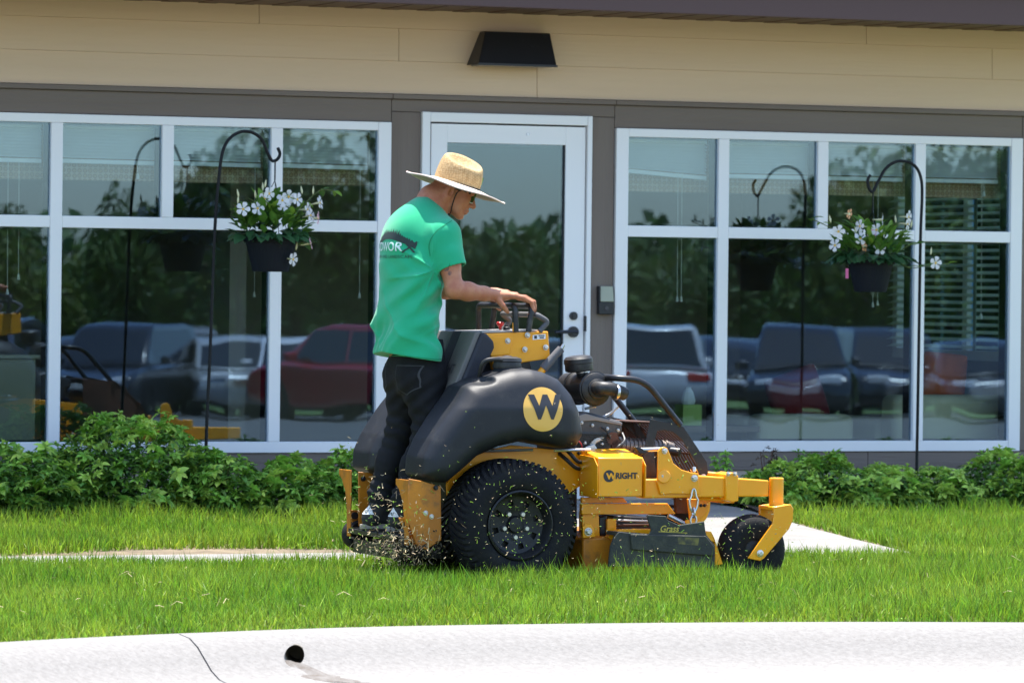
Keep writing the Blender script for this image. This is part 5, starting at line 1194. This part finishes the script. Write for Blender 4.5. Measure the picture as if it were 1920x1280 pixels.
# ============================================================= across the parking lot: what the windows mirror
NF = Vector((math.sin(TH), -math.cos(TH), 0)); PF = Vector((0, D0, 0))
def mirror_at(px, t, dz=0.0):
    """ground point across the lot that the glass shows at pixel column px, t metres along the mirrored sight line"""
    u, v = uvp(px, 560); P_ = Vector((u/FPX*t, t, 0)); q = (P_-PF).dot(NF); P_ = P_-NF*(2*q); p = (P_-PF).dot(NF)
    return Vector((P_.x, P_.y, zlot(p)+dz))
M_cgl = mat('car_glass', (.012,.014,.016), .06, spec=.9); M_chrome = mat('chrome', (.75,.75,.76), .12, metal=1.0); M_lamp = mat('lamp_clear', (.7,.7,.7), .1, spec=.9); M_tail = mat('tail_red', (.45,.01,.012), .2)
def car(col, suv, px, t, rz, label, nm):
    cr = empty('parked_car', label=label, cat='car', group='cars parked across the lot', loc=mirror_at(px, t), rz=rz)
    mp_ = mat('car_paint_'+nm, col, .22, coat=1.0); H = 1.68 if suv else 1.44; hb = .92 if suv else .82
    L2, W2 = 2.3, .92
    low = [(-L2,.34),(-L2-.03,.6),(-L2+.04,hb-.04),(-L2+.3,hb+.04),(1.05,hb+.04),(1.9,hb-.06),(L2-.05,.74),(L2,.5),(L2-.05,.30),(1.75,.24),(-1.75,.24)]
    MB().prism(low, -W2, W2).build('body', mp_, cr, bevel=.09, segs=3)
    up = [(-L2+.12 if suv else -L2+.55, hb+.03), (-L2+.36 if suv else -L2+1.15, H-.06), (-L2+.9 if suv else -L2+1.7, H), (.25, H-.02), (.55, H-.10), (1.28, hb+.02)]
    m = MB(); n = len(up); V = []
    for sgn in (-1, 1): V += [(x, sgn*(W2-.05-.20*(z-hb)/(H-hb)), z) for x, z in up]
    m.add(V, [tuple(range(n)), tuple(range(2*n-1, n-1, -1))]+[(i, i+n, (i+1)%n+n, (i+1)%n) for i in range(n)]); cab = m.build('cabin', mp_, cr, bevel=.05, segs=2)
    def yw(z, o=.004): return W2-.05-.20*(z-hb)/(H-hb)+o
    for sgn in (-1, 1):
        for x0, x1 in ((up[0][0]+.42, -.48), (-.42, .62)):
            q = [(x0+.02, hb+.09), (x1+(.28 if x1 > 0 else 0), hb+.09), (x1-.08 if x1 > 0 else x1, H-.14), (x0+(.18 if x1 < 0 else 0)+.02, H-.14)]
            MB().add([(x, sgn*yw(z), z) for x, z in q]+[(x, sgn*(yw(z)-.02), z) for x, z in q], [(0,1,2,3),(7,6,5,4),(0,4,5,1),(1,5,6,2),(2,6,7,3),(3,7,4,0)]).build('side_window', M_cgl, cr)
        for x in (-1.42, 1.40):
            wh = empty('wheel', parent=cr); c = Vector((x, sgn*(W2-.20), .34))
            MB().lathe([(.20,-.01),(.30,-.01),(.335,.02),(.335,.19),(.30,.21),(.20,.21)], c, (0,sgn,0), 24, close=True).build('tyre', M_tyre, wh); MB().lathe([(.0001,.19),(.09,.195),(.19,.18),(.205,.20)], c, (0,sgn,0), 16).build('rim', M_chrome, wh)
        MB().box(L2-.16, L2-.005, sgn*.55-.20, sgn*.55+.20, .66, .78).build('headlight', M_lamp, cr, bevel=.02); MB().box(-L2-.035, -L2+.12, sgn*.68-.15, sgn*.68+.15, hb-.22, hb-.04).build('tail_light', M_tail, cr, bevel=.02)
        MB().box(.72, .90, sgn*(W2+.11)-.09, sgn*(W2+.11)+.09, hb+.06, hb+.20).build('mirror', mp_, cr, bevel=.03)
    for (a, b, nm2, wd) in ((up[4], up[5], 'windscreen', .05), (up[1], up[0], 'rear_window', .05)):
        dx, dz = b[0]-a[0], b[1]-a[1]; l = math.hypot(dx, dz); ox, oz = (-dz/l*.012, dx/l*.012)
        if (ox if nm2 == 'windscreen' else -ox) < 0: ox, oz = -ox, -oz
        A = (a[0]+dx*.10, a[1]+dz*.10); Bq = (a[0]+dx*.90, a[1]+dz*.90); V = []
        for (x, z) in (A, Bq): w_ = yw(z)-.09; V += [(x+ox, -w_, z+oz), (x+ox, w_, z+oz), (x-ox*.5, -w_, z-oz*.5), (x-ox*.5, w_, z-oz*.5)]
        MB().add(V, [(0,1,5,4),(2,6,7,3),(0,4,6,2),(1,3,7,5),(0,2,3,1),(4,5,7,6)]).build(nm2, M_cgl, cr)
    MB().box(L2-.03, L2+.012, -.42, .42, .52, .66).build('grille', M_chrome, cr, bevel=.01)
fwd_ = math.atan2(-NF.y, -NF.x)
for a in (((.012,.016,.035), 1, -30, 83, fwd_+.5, 'dark navy SUV mirrored at the far left of the left window', 'navy'),
          ((.012,.012,.013), 1, 235, 84, fwd_+.6, 'black SUV mirrored in the wide pane of the left window', 'black'),
          ((.30,.31,.32), 0, 430, 86, fwd_+.15, 'silver car mirrored low in the left window', 'silver'),
          ((.28,.010,.018), 1, 690, 82, fwd_+math.pi-.35, 'dark red SUV mirrored in the right column of the left window', 'red'),
          ((.55,.55,.56), 0, 560, 86, fwd_+.25, 'white car mirrored left of the red SUV', 'white'),
          ((.45,.45,.46), 1, 1225, 84, fwd_+math.pi+.35, 'white SUV mirrored in the left column of the right window', 'white2'),
          ((.010,.010,.011), 1, 1500, 83, fwd_+.45, 'black SUV mirrored in the wide pane of the right window', 'black2'),
          ((.05,.05,.055), 0, 960, 85, fwd_+math.pi, 'dark grey car mirrored behind the door glass', 'grey'),
          ((.022,.026,.035), 0, 1830, 84, fwd_+.3, 'dark blue car mirrored at the right of the right window', 'blue')):
    car(*a)
for a in (((.03,.03,.033), 0, 110, 88, fwd_+.3, 'charcoal car mirrored between the navy and black SUVs', 'char'),((.16,.165,.17), 1, 330, 93, fwd_+.1, 'grey SUV mirrored behind the black SUV', 'grey2'),((.02,.022,.03), 0, 1380, 89, fwd_+.2, 'dark car mirrored behind the mullion of the right window', 'dark2'),((.35,.02,.02), 0, 1290, 91, fwd_+math.pi, 'red car mirrored behind the white SUV', 'red2'),((.018,.018,.02), 1, 1660, 88, fwd_+.25, 'black SUV mirrored below the right basket', 'black3')):
    car(*a)
# trees on the far side of the lot
M_bark = mat('bark', (.06,.045,.032), .9, bump=.5, bscale=30)
M_tl = [mat('tree_leaf_a', (.075,.125,.024), .6, island=.5, transl=.4), mat('tree_leaf_b', (.11,.155,.03), .6, island=.45, transl=.35), mat('tree_leaf_c', (.06,.115,.03), .6, island=.5, transl=.35)]
def crown_mesh(seed, m, nl=3600):
    r = np.random.default_rng(seed); nb = 26; cc = r.normal(size=(nb, 3)); cc /= np.linalg.norm(cc, axis=1)[:, None]; cc *= r.uniform(.25, .78, nb)[:, None]; cc[:, 2] = cc[:, 2]*.95
    k = r.integers(0, nb, nl); d = r.normal(size=(nl, 3)); d /= np.linalg.norm(d, axis=1)[:, None]; c = cc[k]+d*(.30*r.uniform(.3, 1, nl)**.5)[:, None]
    u = r.normal(size=(nl, 3)); u /= np.linalg.norm(u, axis=1)[:, None]; v = np.cross(u, r.normal(size=(nl, 3))); v /= np.linalg.norm(v, axis=1)[:, None]; s = r.uniform(.03, .065, nl)[:, None]
    V = np.stack([c-u*s, c+v*s*.55, c+u*s, c-v*s*.55], 1).reshape(-1, 3); return npmesh('crown', V, quads=4*np.arange(nl)[:, None]+np.arange(4)[None], m=m)
CM = [crown_mesh(20+i, M_tl[i % 3]) for i in range(4)]
def tree(px, t, ht, wd, i, label):
    tr = empty('tree', label=label, cat='tree', group='trees beyond the parking lot', loc=mirror_at(px, t), rz=i*1.3)
    o = link('crown', CM[i % 4], tr); o.scale = (wd/2, wd/2, ht*.44); o.location = (0, 0, ht*.57)
    m = MB(); m.tube([(0,0,-.2),(.03,0,ht*.3),(-.02,.04,ht*.7)], [.11+.01*ht,.09,.03], 8)
    for k in range(5): a = k*2.4+i; z = ht*(.22+.08*k); m.tube([(0,0,z),(math.cos(a)*wd*.18,math.sin(a)*wd*.18,z+ht*.12),(math.cos(a)*wd*.33,math.sin(a)*wd*.33,z+ht*.2)], [.05,.035,.015], 6)
    m.build('trunk', M_bark, tr)
TR = [(15,100,4.4,4.5),(255,96,5.0,2.6),(345,104,5.6,3.6),(450,98,6.6,4.2),(560,103,6.4,4.4),(670,99,6.4,4.2),(760,108,5.2,4.0),(870,104,4.4,3.0),(985,112,4.4,3.4),(1110,108,4.2,4.4),(1230,112,4.3,4.4),(1350,106,4.2,4.4),(1460,112,4.6,4.4),(1570,102,6.0,4.0),(1670,98,6.4,4.2),(1790,101,6.6,4.6),(1900,104,6.2,4.4),(-110,102,5.4,5.0),(2020,102,5.8,4.6),(120,118,4.2,5.2),(210,122,4.4,5.2)]
ORD = ['first','second','third','fourth','fifth','sixth','seventh','eighth','ninth','tenth','eleventh','twelfth','thirteenth','fourteenth','fifteenth','sixteenth','seventeenth','eighteenth','nineteenth','twentieth','twenty-first']
for i, (px, t, ht, wd) in enumerate(sorted(TR)): tree(px, t, ht, wd, i, '%s leafy tree mirrored in the glass, %s from the left in the row' % ('tall' if ht > 5.5 else 'low', ORD[i]))
# continuous wood further off
r = np.random.default_rng(3); n = 24000; px = r.uniform(-500, 2500, n); t = r.uniform(128, 140, n); V0 = np.array([mirror_at(a, b) for a, b in zip(px[::40], t[::40])]); V0 = np.repeat(V0, 40, 0)[:n]
top = 4.1+.8*np.sin(px*.011)+.5*np.sin(px*.031+1); V0[:, 0] += r.normal(0, .8, n); V0[:, 1] += r.normal(0, .8, n); V0[:, 2] += r.uniform(0, 1, n)**.7*top
u = r.normal(size=(n, 3)); u /= np.linalg.norm(u, axis=1)[:, None]; v = np.cross(u, r.normal(size=(n, 3))); v /= np.linalg.norm(v, axis=1)[:, None]; s = r.uniform(.18, .4, n)[:, None]
link('distant_trees', npmesh('distant_trees', np.stack([V0-u*s, V0+v*s*.6, V0+u*s, V0-v*s*.6], 1).reshape(-1, 3), quads=4*np.arange(n)[:, None]+np.arange(4)[None], m=M_tl[2]), kind='stuff', label='low band of distant woodland beyond the parking lot', cat='trees')
# strip of grass under those trees
V = []; 
for px in (-700, 2700):
    for t in (92, 220): q = mirror_at(px, t, .05); V.append(tuple(q))
link('far_lawn', pymesh('far_lawn', V, [(0,1,3,2)], mat('far_grass', (.07,.13,.03), .9, col2=(.10,.16,.04), nscale=2)), kind='structure', label='grass verge under the trees beyond the parking lot', cat='grass')

# ============================================================= planting bed, hooks and hanging baskets
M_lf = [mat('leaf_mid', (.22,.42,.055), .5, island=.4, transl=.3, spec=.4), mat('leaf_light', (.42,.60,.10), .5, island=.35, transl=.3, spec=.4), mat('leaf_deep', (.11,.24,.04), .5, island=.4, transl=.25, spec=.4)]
M_stem = mat('green_stem', (.09,.12,.03), .7); M_lred = mat('leaf_red', (.16,.03,.022), .6)
def leaf_geo(V, Fc, base, dirv, up, ln, wd, cup=.25, droop=.3):
    """a pointed oval leaf: two halves folded along the midrib, 8 triangles"""
    d = dirv.normalized(); s = d.cross(up); s = s.normalized() if s.length > 1e-5 else Vector((1,0,0)); u = s.cross(d); o = len(V)
    mid = [base+d*(ln*t)+u*(-droop*ln*t*t) for t in (0, .35, .7, 1)]
    L_ = [mid[1]+s*wd*.5+u*cup*wd, mid[2]+s*wd*.40+u*cup*wd*.8]; R_ = [mid[1]-s*wd*.5+u*cup*wd, mid[2]-s*wd*.40+u*cup*wd*.8]
    V += mid+L_+R_; Fc += [(o,o+1,o+4),(o+1,o+2,o+5,o+4),(o+2,o+3,o+5),(o,o+6,o+1),(o+1,o+6,o+7,o+2),(o+2,o+7,o+3)]
def rosette(seed, n, ln, wd, m):
    r = random.Random(seed); V = []; Fc = []
    for k in range(n):
        a = 2*math.pi*(k+r.uniform(-.25,.25))/n; el = r.uniform(-.05,.45); leaf_geo(V, Fc, Vector((0,0,0)), Vector((math.cos(a)*math.cos(el), math.sin(a)*math.cos(el), math.sin(el))), Vector((0,0,1)), ln*r.uniform(.75,1.1), wd*r.uniform(.8,1.15), .18, .35)
    for k in range(3):
        a = 2*math.pi*(k/3+.1); leaf_geo(V, Fc, Vector((0,0,.006)), Vector((math.cos(a)*.55, math.sin(a)*.55, .8)), Vector((0,0,1)), ln*.5, wd*.6, .2, .2)
    me = pymesh('leaf_cluster', V, Fc, m, smooth=False); return me
ROS = [rosette(i, 6+i % 2, .050, .026, M_lf[0 if i < 3 else 1]) for i in range(6)]
ROSD = rosette(9, 6, .05, .028, M_lf[2])
def shrub(s, p, rx, ry, h, ncl, label, light=.5, seed=0, fill=700, name='shrub'):
    r = random.Random(seed+100); z0 = zg(p)+.01
    sb = empty(name, label=label, cat='shrub', loc=at(s, p, z0), rz=TH)
    V = []; Fc = []
    for k in range(fill):                                   # inner leaves and twigs
        a = r.uniform(0, 2*math.pi); q = math.sqrt(r.random()); x, y = math.cos(a)*q*rx, math.sin(a)*q*ry; z = r.random()**1.15*h*math.sqrt(max(.12, 1-.75*q*q))*.97
        a2 = r.uniform(0, 2*math.pi); leaf_geo(V, Fc, Vector((x, y, z)), Vector((math.cos(a2), math.sin(a2), r.uniform(-.3,.6))), Vector((0,0,1)), r.uniform(.035,.06), r.uniform(.018,.03), .2, .4)
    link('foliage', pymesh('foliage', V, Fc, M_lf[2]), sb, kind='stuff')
    st = MB()
    for k in range(7): a = r.uniform(0, 6.28); st.tube([(0,0,0),(math.cos(a)*rx*.4,math.sin(a)*ry*.4,h*.5),(math.cos(a)*rx*.7,math.sin(a)*ry*.7,h*.85)], [.006,.005,.003], 5)
    st.build('stem', M_stem, sb)
    for k in range(int(ncl*1.55)):
        a = r.uniform(0, 2*math.pi); q = math.sqrt(r.random()); x, y = math.cos(a)*q*rx*1.02, math.sin(a)*q*ry*1.02
        if y > .45*ry and q > .6: y = -y                    # the side by the wall stays thin
        lump = 1+.16*math.sin(x*17+seed)*math.cos(y*15+seed*2); z = h*lump*math.sqrt(max(.0, 1-.82*q*q))*(r.uniform(.15, 1.03) if q > .72 else r.uniform(.55 if q > .5 else .85, 1.03))+.01
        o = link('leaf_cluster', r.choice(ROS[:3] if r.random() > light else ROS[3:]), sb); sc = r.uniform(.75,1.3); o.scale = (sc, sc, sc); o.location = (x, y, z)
        o.rotation_euler = (r.uniform(-.1,.75)+.25*(-y/ry), r.uniform(-.4,.4)+.35*x/rx, r.uniform(0,6.28))
    return sb
SHR = [(-3.55,.72,.42,.42,.33,70,'leafy green shrub cut by the left edge of the picture',.2),
       (-2.98,.78,.34,.42,.31,85,'leafy shrub at the left foot of the tall bush',.25),
       (-2.42,.70,.48,.46,.46,170,'tallest bush of the bed, rising over the left window sill',.45),
       (-1.98,.85,.28,.36,.29,75,'rounded shrub at the right foot of the tall bush',.3),
       (-1.60,.92,.26,.30,.25,60,'low shrub in front of the bare wall strip left of the man',.4),
       (-1.24,.80,.26,.32,.27,75,'shrub just left of the mower, behind the man',.45),
       (1.22,.85,.22,.30,.22,45,'low light green shrub right behind the front beam of the mower',.75),
       (1.55,.78,.26,.34,.25,70,'light green shrub behind the mower caster',.8),
       (1.92,.80,.24,.32,.20,60,'low pale green shrub left of the right hook pole',.85),
       (2.26,.80,.22,.32,.18,50,'low pale green shrub at the foot of the right hook pole',.8),
       (2.66,.78,.28,.36,.27,75,'green shrub right of the right hook pole',.55),
       (3.12,.76,.30,.36,.27,70,'dark green shrub at the right end of the bed',.4)]
for i, (s, p, rx, ry, h, n, lb, li) in enumerate(SHR): shrub(s, p, rx, ry, h, n, lb, li, seed=i, fill=int(3000*rx*ry/.16))
# taller sprigs standing over the shrubs
def sprig(s, p, h, label, red=False, seed=0, lean=.0):
    r = random.Random(seed); sp = empty('sprig', label=label, cat='plant', loc=at(s, p, zg(p)), rz=TH); n = 3 if not red else 5
    m = MB(); tips = []
    for k in range(n):
        a = r.uniform(0,6.28); tip = Vector((math.cos(a)*.05+lean, math.sin(a)*.05, h*r.uniform(.8,1.0))); m.tube([(0,0,0), tip*.5+Vector((.01,0,0)), tip], [.0045,.0035,.002], 5); tips.append(tip)
    m.build('stem', M_stem if not red else mat('red_stem', (.10,.04,.03), .7), sp)
    for tip in tips:
        for q in range(3 if not red else 5):
            o = link('leaf_cluster', ROS[q % 6] if not red else RED, sp); sc = r.uniform(.7,1.0) if not red else r.uniform(.4,.6); o.scale = (sc,)*3; o.location = tip*(1-.12*q)+(Vector((0,0,0)) if not red else Vector((r.uniform(-.05,.05), r.uniform(-.03,.03), 0))); o.rotation_euler = (r.uniform(-.4,.4), r.uniform(-.4,.4), r.uniform(0,6.28))
RED = rosette(31, 6, .05, .022, mat('leaf_bronze', (.075,.045,.022), .6, island=.4))
sprig(.93,.80,.30,'green sprig standing right of the mower engine guard', seed=1); sprig(1.20,.76,.33,'bronze leaved sprig with bare twigs above the right shrubs', True, 2); sprig(1.52,.62,.32,'tall green sprig left of the right hook pole', seed=3); sprig(1.70,.64,.31,'second tall green sprig nearest the right hook pole', seed=4); sprig(-2.02,.5,.36,'thin grassy sprig beside the left hook pole', seed=5)

# ---- shepherd hooks
M_hook = mat('black_iron', (.005,.0055,.007), .6, spec=.3)
def hook(pts, label, curl):
    hk = empty('shepherd_hook', label=label, cat='plant hook', group='shepherd hooks in the bed', loc=at(0, 0, 0), rz=TH)
    P_ = [Vector((fs(x, y, .75)[0], -.75, fs(x, y, .75)[1])) for x, y in pts]; P_ = [Vector((P_[0].x, -.75, zg(.75)-.05))]+P_
    MB().tube(spline(P_, 6), .0085, 10).build('pole', M_hook, hk)
    MB().tube(spline([Vector((fs(x, y, .75)[0], -.75, fs(x, y, .75)[1])) for x, y in curl], 6), .0085, 10).build('hook_curl', M_hook, hk)
hook([(388,820),(396,640),(404,430),(413,320),(421,278),(435,257),(455,247),(475,249),(492,262),(502,285),(509,299)], 'black iron shepherd hook left of the man', [(507,297),(513,302),(521,299),(526,289),(522,277)])
hook([(1720,870),(1723,700),(1727,450),(1730,370),(1728,335),(1718,313),(1700,303),(1680,304),(1662,316),(1649,338),(1640,356)], 'black iron shepherd hook at the right window', [(1642,354),(1636,360),(1630,352),(1628,338),(1633,328)])
# ---- hanging baskets
M_pot = mat('black_pot', (.007,.010,.017), .7, spec=.2, bump=.1, bscale=60)
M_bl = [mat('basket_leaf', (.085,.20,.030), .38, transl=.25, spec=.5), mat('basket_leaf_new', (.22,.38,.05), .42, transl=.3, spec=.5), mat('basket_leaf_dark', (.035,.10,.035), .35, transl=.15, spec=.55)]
M_pet = mat('white_petal', (.80,.79,.80), .6, transl=.25); M_pink = mat('pink_petal', (.72,.42,.48), .6); M_throat = mat('yellow_throat', (.70,.42,.05), .6); M_bud = mat('cream_bud', (.62,.60,.36), .6); M_wilt = mat('wilted_petal', (.62,.33,.17), .7)
def one_leaf(m, ln, wd):
    V = []; Fc = []; leaf_geo(V, Fc, Vector((0,0,0)), Vector((1,0,0)), Vector((0,0,1)), ln, wd, .15, .28); return pymesh('leaf', V, Fc, m, smooth=True)
LM = [one_leaf(M_bl[0], .090, .042), one_leaf(M_bl[1], .080, .028), one_leaf(M_bl[2], .090, .052), one_leaf(M_bl[0], .072, .038)]
def flower_mesh(m):
    V = []; Fc = []
    for k in range(5):
        a = 2*math.pi*k/5; d = Vector((.25, math.cos(a), math.sin(a))).normalized(); sdv = Vector((0,-math.sin(a),math.cos(a))); o = len(V)
        V += [Vector((.0,0,0))+d*.006-sdv*.003, Vector((0,0,0))+d*.006+sdv*.003, d*.026+sdv*.015, d*.036+sdv*.012+Vector((-.004,0,0)), d*.040-sdv*.004+Vector((-.006,0,0)), d*.030-sdv*.013]; Fc += [(o,o+1,o+2,o+5),(o+2,o+3,o+4,o+5)]
    return pymesh('petals', V, Fc, m, smooth=True)
FM = flower_mesh(M_pet); FT = MB().lathe([(.0075,.004),(.006,-.012),(.003,-.035),(.002,-.05)], (0,0,0), (1,0,0), 8).mesh('tube', M_bud); FY = MB().lathe([(.0001,.0065),(.0055,.0055),(.0075,.003)], (0,0,0), (1,0,0), 8).mesh('throat', M_throat); FB = MB().lathe([(.0005,.0),(.005,.01),(.006,.022),(.0025,.038),(.0004,.046)], (0,0,0), (0,0,1), 7).mesh('bud', M_bud)
def face_rot(yaw, pitch): return (0, pitch, yaw)
def basket(c, rt, rb, zt, zb, flowers, buds, vines, rad, hang, label, seed, tag=None):
    """c = (s, p) of the pot; flowers = (px, py, yaw, kind)"""
    r = random.Random(seed); bk_ = empty('hanging_basket', label=label, cat='hanging basket', group='hanging flower baskets', loc=at(c[0], c[1], zb), rz=TH); H = zt-zb
    prof = [(.0001,0),(rb*.96,0),(rb,.006),(rb+(rt-rb)*.84,H-.030),(rt*1.035,H-.028),(rt*1.06,H-.004),(rt*1.04,H),(rt*.97,H),(rt*.93,H-.05),(.0001,H-.05)]
    pt = MB().lathe(prof, (0,0,0), (0,0,1), 40).build('pot', M_pot, bk_, sharp=30)
    for k in range(40):
        a = 2*math.pi*k/40; d = Vector((math.cos(a), math.sin(a), 0)); MB().tube([d*(rb+.0005)+Vector((0,0,.012)), d*(rb+(rt-rb)*.80)+Vector((0,0,H-.036))], .0015, 4).build('rib', M_pot, pt) if math.sin(a) < .2 else None
    MB().lathe([(.0001,H-.03),(rt*.95,H-.035)], (0,0,0), (0,0,1), 20).build('soil', M_mulch, bk_)
    hg = Vector((hang[0]-c[0], 0, hang[1]-zb)); hm = MB()
    for k in range(3): a = k*2.1+.5; hm.tube([(math.cos(a)*rt, math.sin(a)*rt, H-.01), hg+Vector((0,0,-.10))], .002, 5)
    hm.tube([hg+Vector((0,0,-.10)), hg+Vector((0,0,-.02)), hg], .004, 6); hm.build('hanger', M_hook, bk_)
    for k in range(300):
        a = r.uniform(0, 6.28); q = r.random()**.5; e = r.uniform(.0, 1.0); R_ = rad*(.20+.86*q); z = H-.02+e*.25*(1-.45*q)-.02*(q > .85)*r.random(); x, y = math.cos(a)*R_, math.sin(a)*R_*.85
        z = max(z, H+.004)
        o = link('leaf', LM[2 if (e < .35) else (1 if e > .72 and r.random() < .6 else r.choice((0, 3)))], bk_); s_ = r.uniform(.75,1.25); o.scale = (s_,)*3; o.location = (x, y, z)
        up_ = -.9+1.7*e if e > .3 else .25+r.uniform(-.2,.6); o.rotation_euler = (r.uniform(-.5,.5), -r.uniform(.35,1.35) if e > .3 else up_*.25, a+r.uniform(-.7,.7))
    def loc(px, py, p): s, z = fs(px, py, p); return Vector((s-c[0], -(p-c[1]), z-zb))
    for px, py, yw_, kind in flowers:
        f = empty('flower', parent=bk_, loc=loc(px, py, c[1]+(.125 if kind != 'r' else .05))); f.rotation_euler = (r.uniform(-.3,.3), r.uniform(-.25,.15), -math.pi/2-TH*.3+yw_)
        if kind == 'w': 
            o = link('petals', WM, f)
        else:
            link('petals', FM if kind != 'p' else PM, f); link('throat', FY, f)
        link('flower_tube', FT, f)
    for px, py in buds: o = link('bud', FB, bk_, loc=loc(px, py, c[1]+.1)); o.rotation_euler = (r.uniform(-.2,.2), r.uniform(-.25,.25), 0)
    for vn in vines:
        P_ = [loc(px, py, c[1]+.05) for px, py in vn]; MB().tube(spline(P_, 5), .0028, 6).build('vine', M_stem, bk_)
        for k, q in enumerate(P_[1:]):
            for sg_ in (-1, 1):
                o = link('leaf', LM[(k+1) % 2 if k < 2 else 1], bk_, loc=q); o.rotation_euler = (r.uniform(-.4,.4), r.uniform(-.5,.2), sg_*1.1+r.uniform(-.3,.3)); o.scale = (.85,)*3
    if tag:
        q = loc(*tag, c[1]+.12); MB().box(q.x-.008, q.x+.010, q.y, q.y+.0012, q.z-.035, q.z+.02).build('plant_tag', mat('tag_pink', (.55,.10,.25), .5), bk_)
WM = flower_mesh(M_wilt); PM = flower_mesh(M_pink)
for v_ in WM.vertices: v_.co.y *= .45; v_.co.z *= .8
sL = (fs(462,443,.75)[0]+fs(556,443,.75)[0])/2; sR = (fs(1594,488,.75)[0]+fs(1673,488,.75)[0])/2
basket((sL,.75), .139, .096, 1.592, 1.407,
       [(457,392,-.2,'f'),(484,391,.1,'f'),(497,372,.3,'f'),(505,363,.5,'f'),(531,376,-.4,'f'),(542,369,.1,'f'),(558,374,.6,'f'),(577,393,.9,'f'),(600,380,1.0,'f'),(583,404,.8,'f'),(596,409,1.2,'p'),(582,456,1.3,'p'),(550,486,.7,'f'),(533,384,-.1,'f')],
       [(447,382),(449,370),(480,372),(494,358),(498,352),(568,364),(588,365),(556,469)],
       [[(545,420),(575,380),(602,357),(628,358)],[(540,450),(560,458),(573,460)]], .168, fs(517,303,.75), 'black pot of white trumpet flowers hanging from the left hook', 3)
basket((sR,.75), .130, .090, 1.520, 1.337,
       [(1573,434,-.2,'f'),(1614,447,.1,'f'),(1650,466,0,'f'),(1614,424,-1.2,'f'),(1644,431,.2,'f'),(1654,412,1.3,'f'),(1704,407,.8,'f'),(1755,493,.15,'f'),(1593,401,.2,'w'),(1621,462,.1,'w'),(1567,460,-.9,'f'),(1637,442,.2,'p'),(1702,420,.9,'f')],
       [(1559,418),(1681,418),(1709,427),(1746,478),(1607,440)],
       [[(1680,485),(1705,502),(1728,500),(1750,496),(1778,494)],[(1560,428),(1540,418),(1522,410)],[(1690,470),(1705,460),(1718,458)]], .170, fs(1638,362,.75), 'black pot of white trumpet flowers hanging from the right hook', 8, tag=(1589,510))

# ============================================================= flying clippings and debris behind the deck
M_clg = mat('clipping_green', (.22,.40,.05), .6, island=.35, transl=.3); M_clt = mat('clipping_straw', (.46,.37,.21), .8, island=.4, transl=.15)
def bits(name, n, fn, m, label, lmin, lmax, wd, seed):
    r = np.random.default_rng(seed); V = []; Q = []
    for k in range(n):
        px, py, w_ = fn(r); x, z = mp(px, py, w_); c = np.array((x, -w_, z)); ln = r.uniform(lmin, lmax)*r.uniform(.4, 1); d = r.normal(size=3); d /= np.linalg.norm(d); s = np.cross(d, r.normal(size=3)); s /= np.linalg.norm(s); b = np.cross(d, s)*ln*r.uniform(-.35, .35); w2 = wd*r.uniform(.6, 1.3)
        o = len(V); V += [c-d*ln/2-s*w2/2, c-d*ln/2+s*w2/2, c+b-s*w2/2, c+b+s*w2/2, c+d*ln/2-s*w2*.3, c+d*ln/2+s*w2*.3]; Q += [(o,o+1,o+3,o+2),(o+2,o+3,o+5,o+4)]
    link(name, npmesh(name, np.array(V), quads=np.array(Q), m=m), kind='stuff', label=label, cat='clippings', loc=(MO[0], MO[1], 0), rz=PH)
def cloud_side(r):
    a = r.random()
    if a < .45: return r.normal(960, 75), r.normal(965, 60), r.uniform(.60, .80)
    if a < .75: return r.normal(1190, 110), r.normal(965, 55), r.uniform(.60, .78)
    if a < .90: return r.normal(1410, 45), r.normal(1010, 35), r.uniform(.58, .72)
    return r.uniform(640, 1480), min(1070, r.normal(900, 75)), r.uniform(.6, .85)
def cloud_rear(r): return r.normal(745, 48), min(1075, r.normal(985, 55)), r.uniform(-.3, .75)
def pile(r): return r.normal(765, 38), min(1058, r.normal(1025, 18)), r.uniform(.1, .60)
bits('grass_clippings', 330, cloud_side, M_clg, 'green grass clippings flying beside the mower', .006, .026, .0028, 1)
bits('grass_clippings', 300, cloud_side, M_clt, 'straw coloured clippings flying beside the mower', .005, .020, .0028, 2)
bits('debris', 340, cloud_rear, M_clt, 'dry straw flying around the legs and rear guards', .012, .045, .0035, 3)
bits('debris', 460, pile, M_clt, 'dry thatch thrown up behind the rear roller', .014, .05, .003, 4)
bits('debris', 380, pile, mat('dark_soil_bits', (.035,.026,.018), .95), 'dark soil and thatch thrown up under the platform', .010, .03, .007, 5)
bits('grass_clippings', 200, cloud_rear, M_clg, 'green clippings flying behind the man', .010, .034, .0035, 6)
# straw wisps lying on the lawn
r = np.random.default_rng(9); V = []; Q = []
for k in range(120):
    s, p = r.uniform(-5.5, 2), r.uniform(3.9, 6.9)
    if p > pc(s)-.05: continue
    c = np.array(at(s, p, .06+r.uniform(0, .03))); d = np.array((*r.normal(size=2), r.normal()*.25)); d /= np.linalg.norm(d); ln = r.uniform(.02, .07); sd2 = np.array((-d[1], d[0], 0))*.0009+np.array((0,0,.0007)); b = np.array((0,0,.25*ln*r.uniform(-.3,1)))
    o = len(V); V += [c-d*ln/2-sd2, c-d*ln/2+sd2, c+b-sd2, c+b+sd2, c+d*ln/2-sd2, c+d*ln/2+sd2]; Q += [(o,o+1,o+3,o+2),(o+2,o+3,o+5,o+4)]
link('straw', npmesh('straw', np.array(V), quads=np.array(Q), m=M_clt), kind='stuff', label='pale straw wisps lying on the lawn', cat='straw')
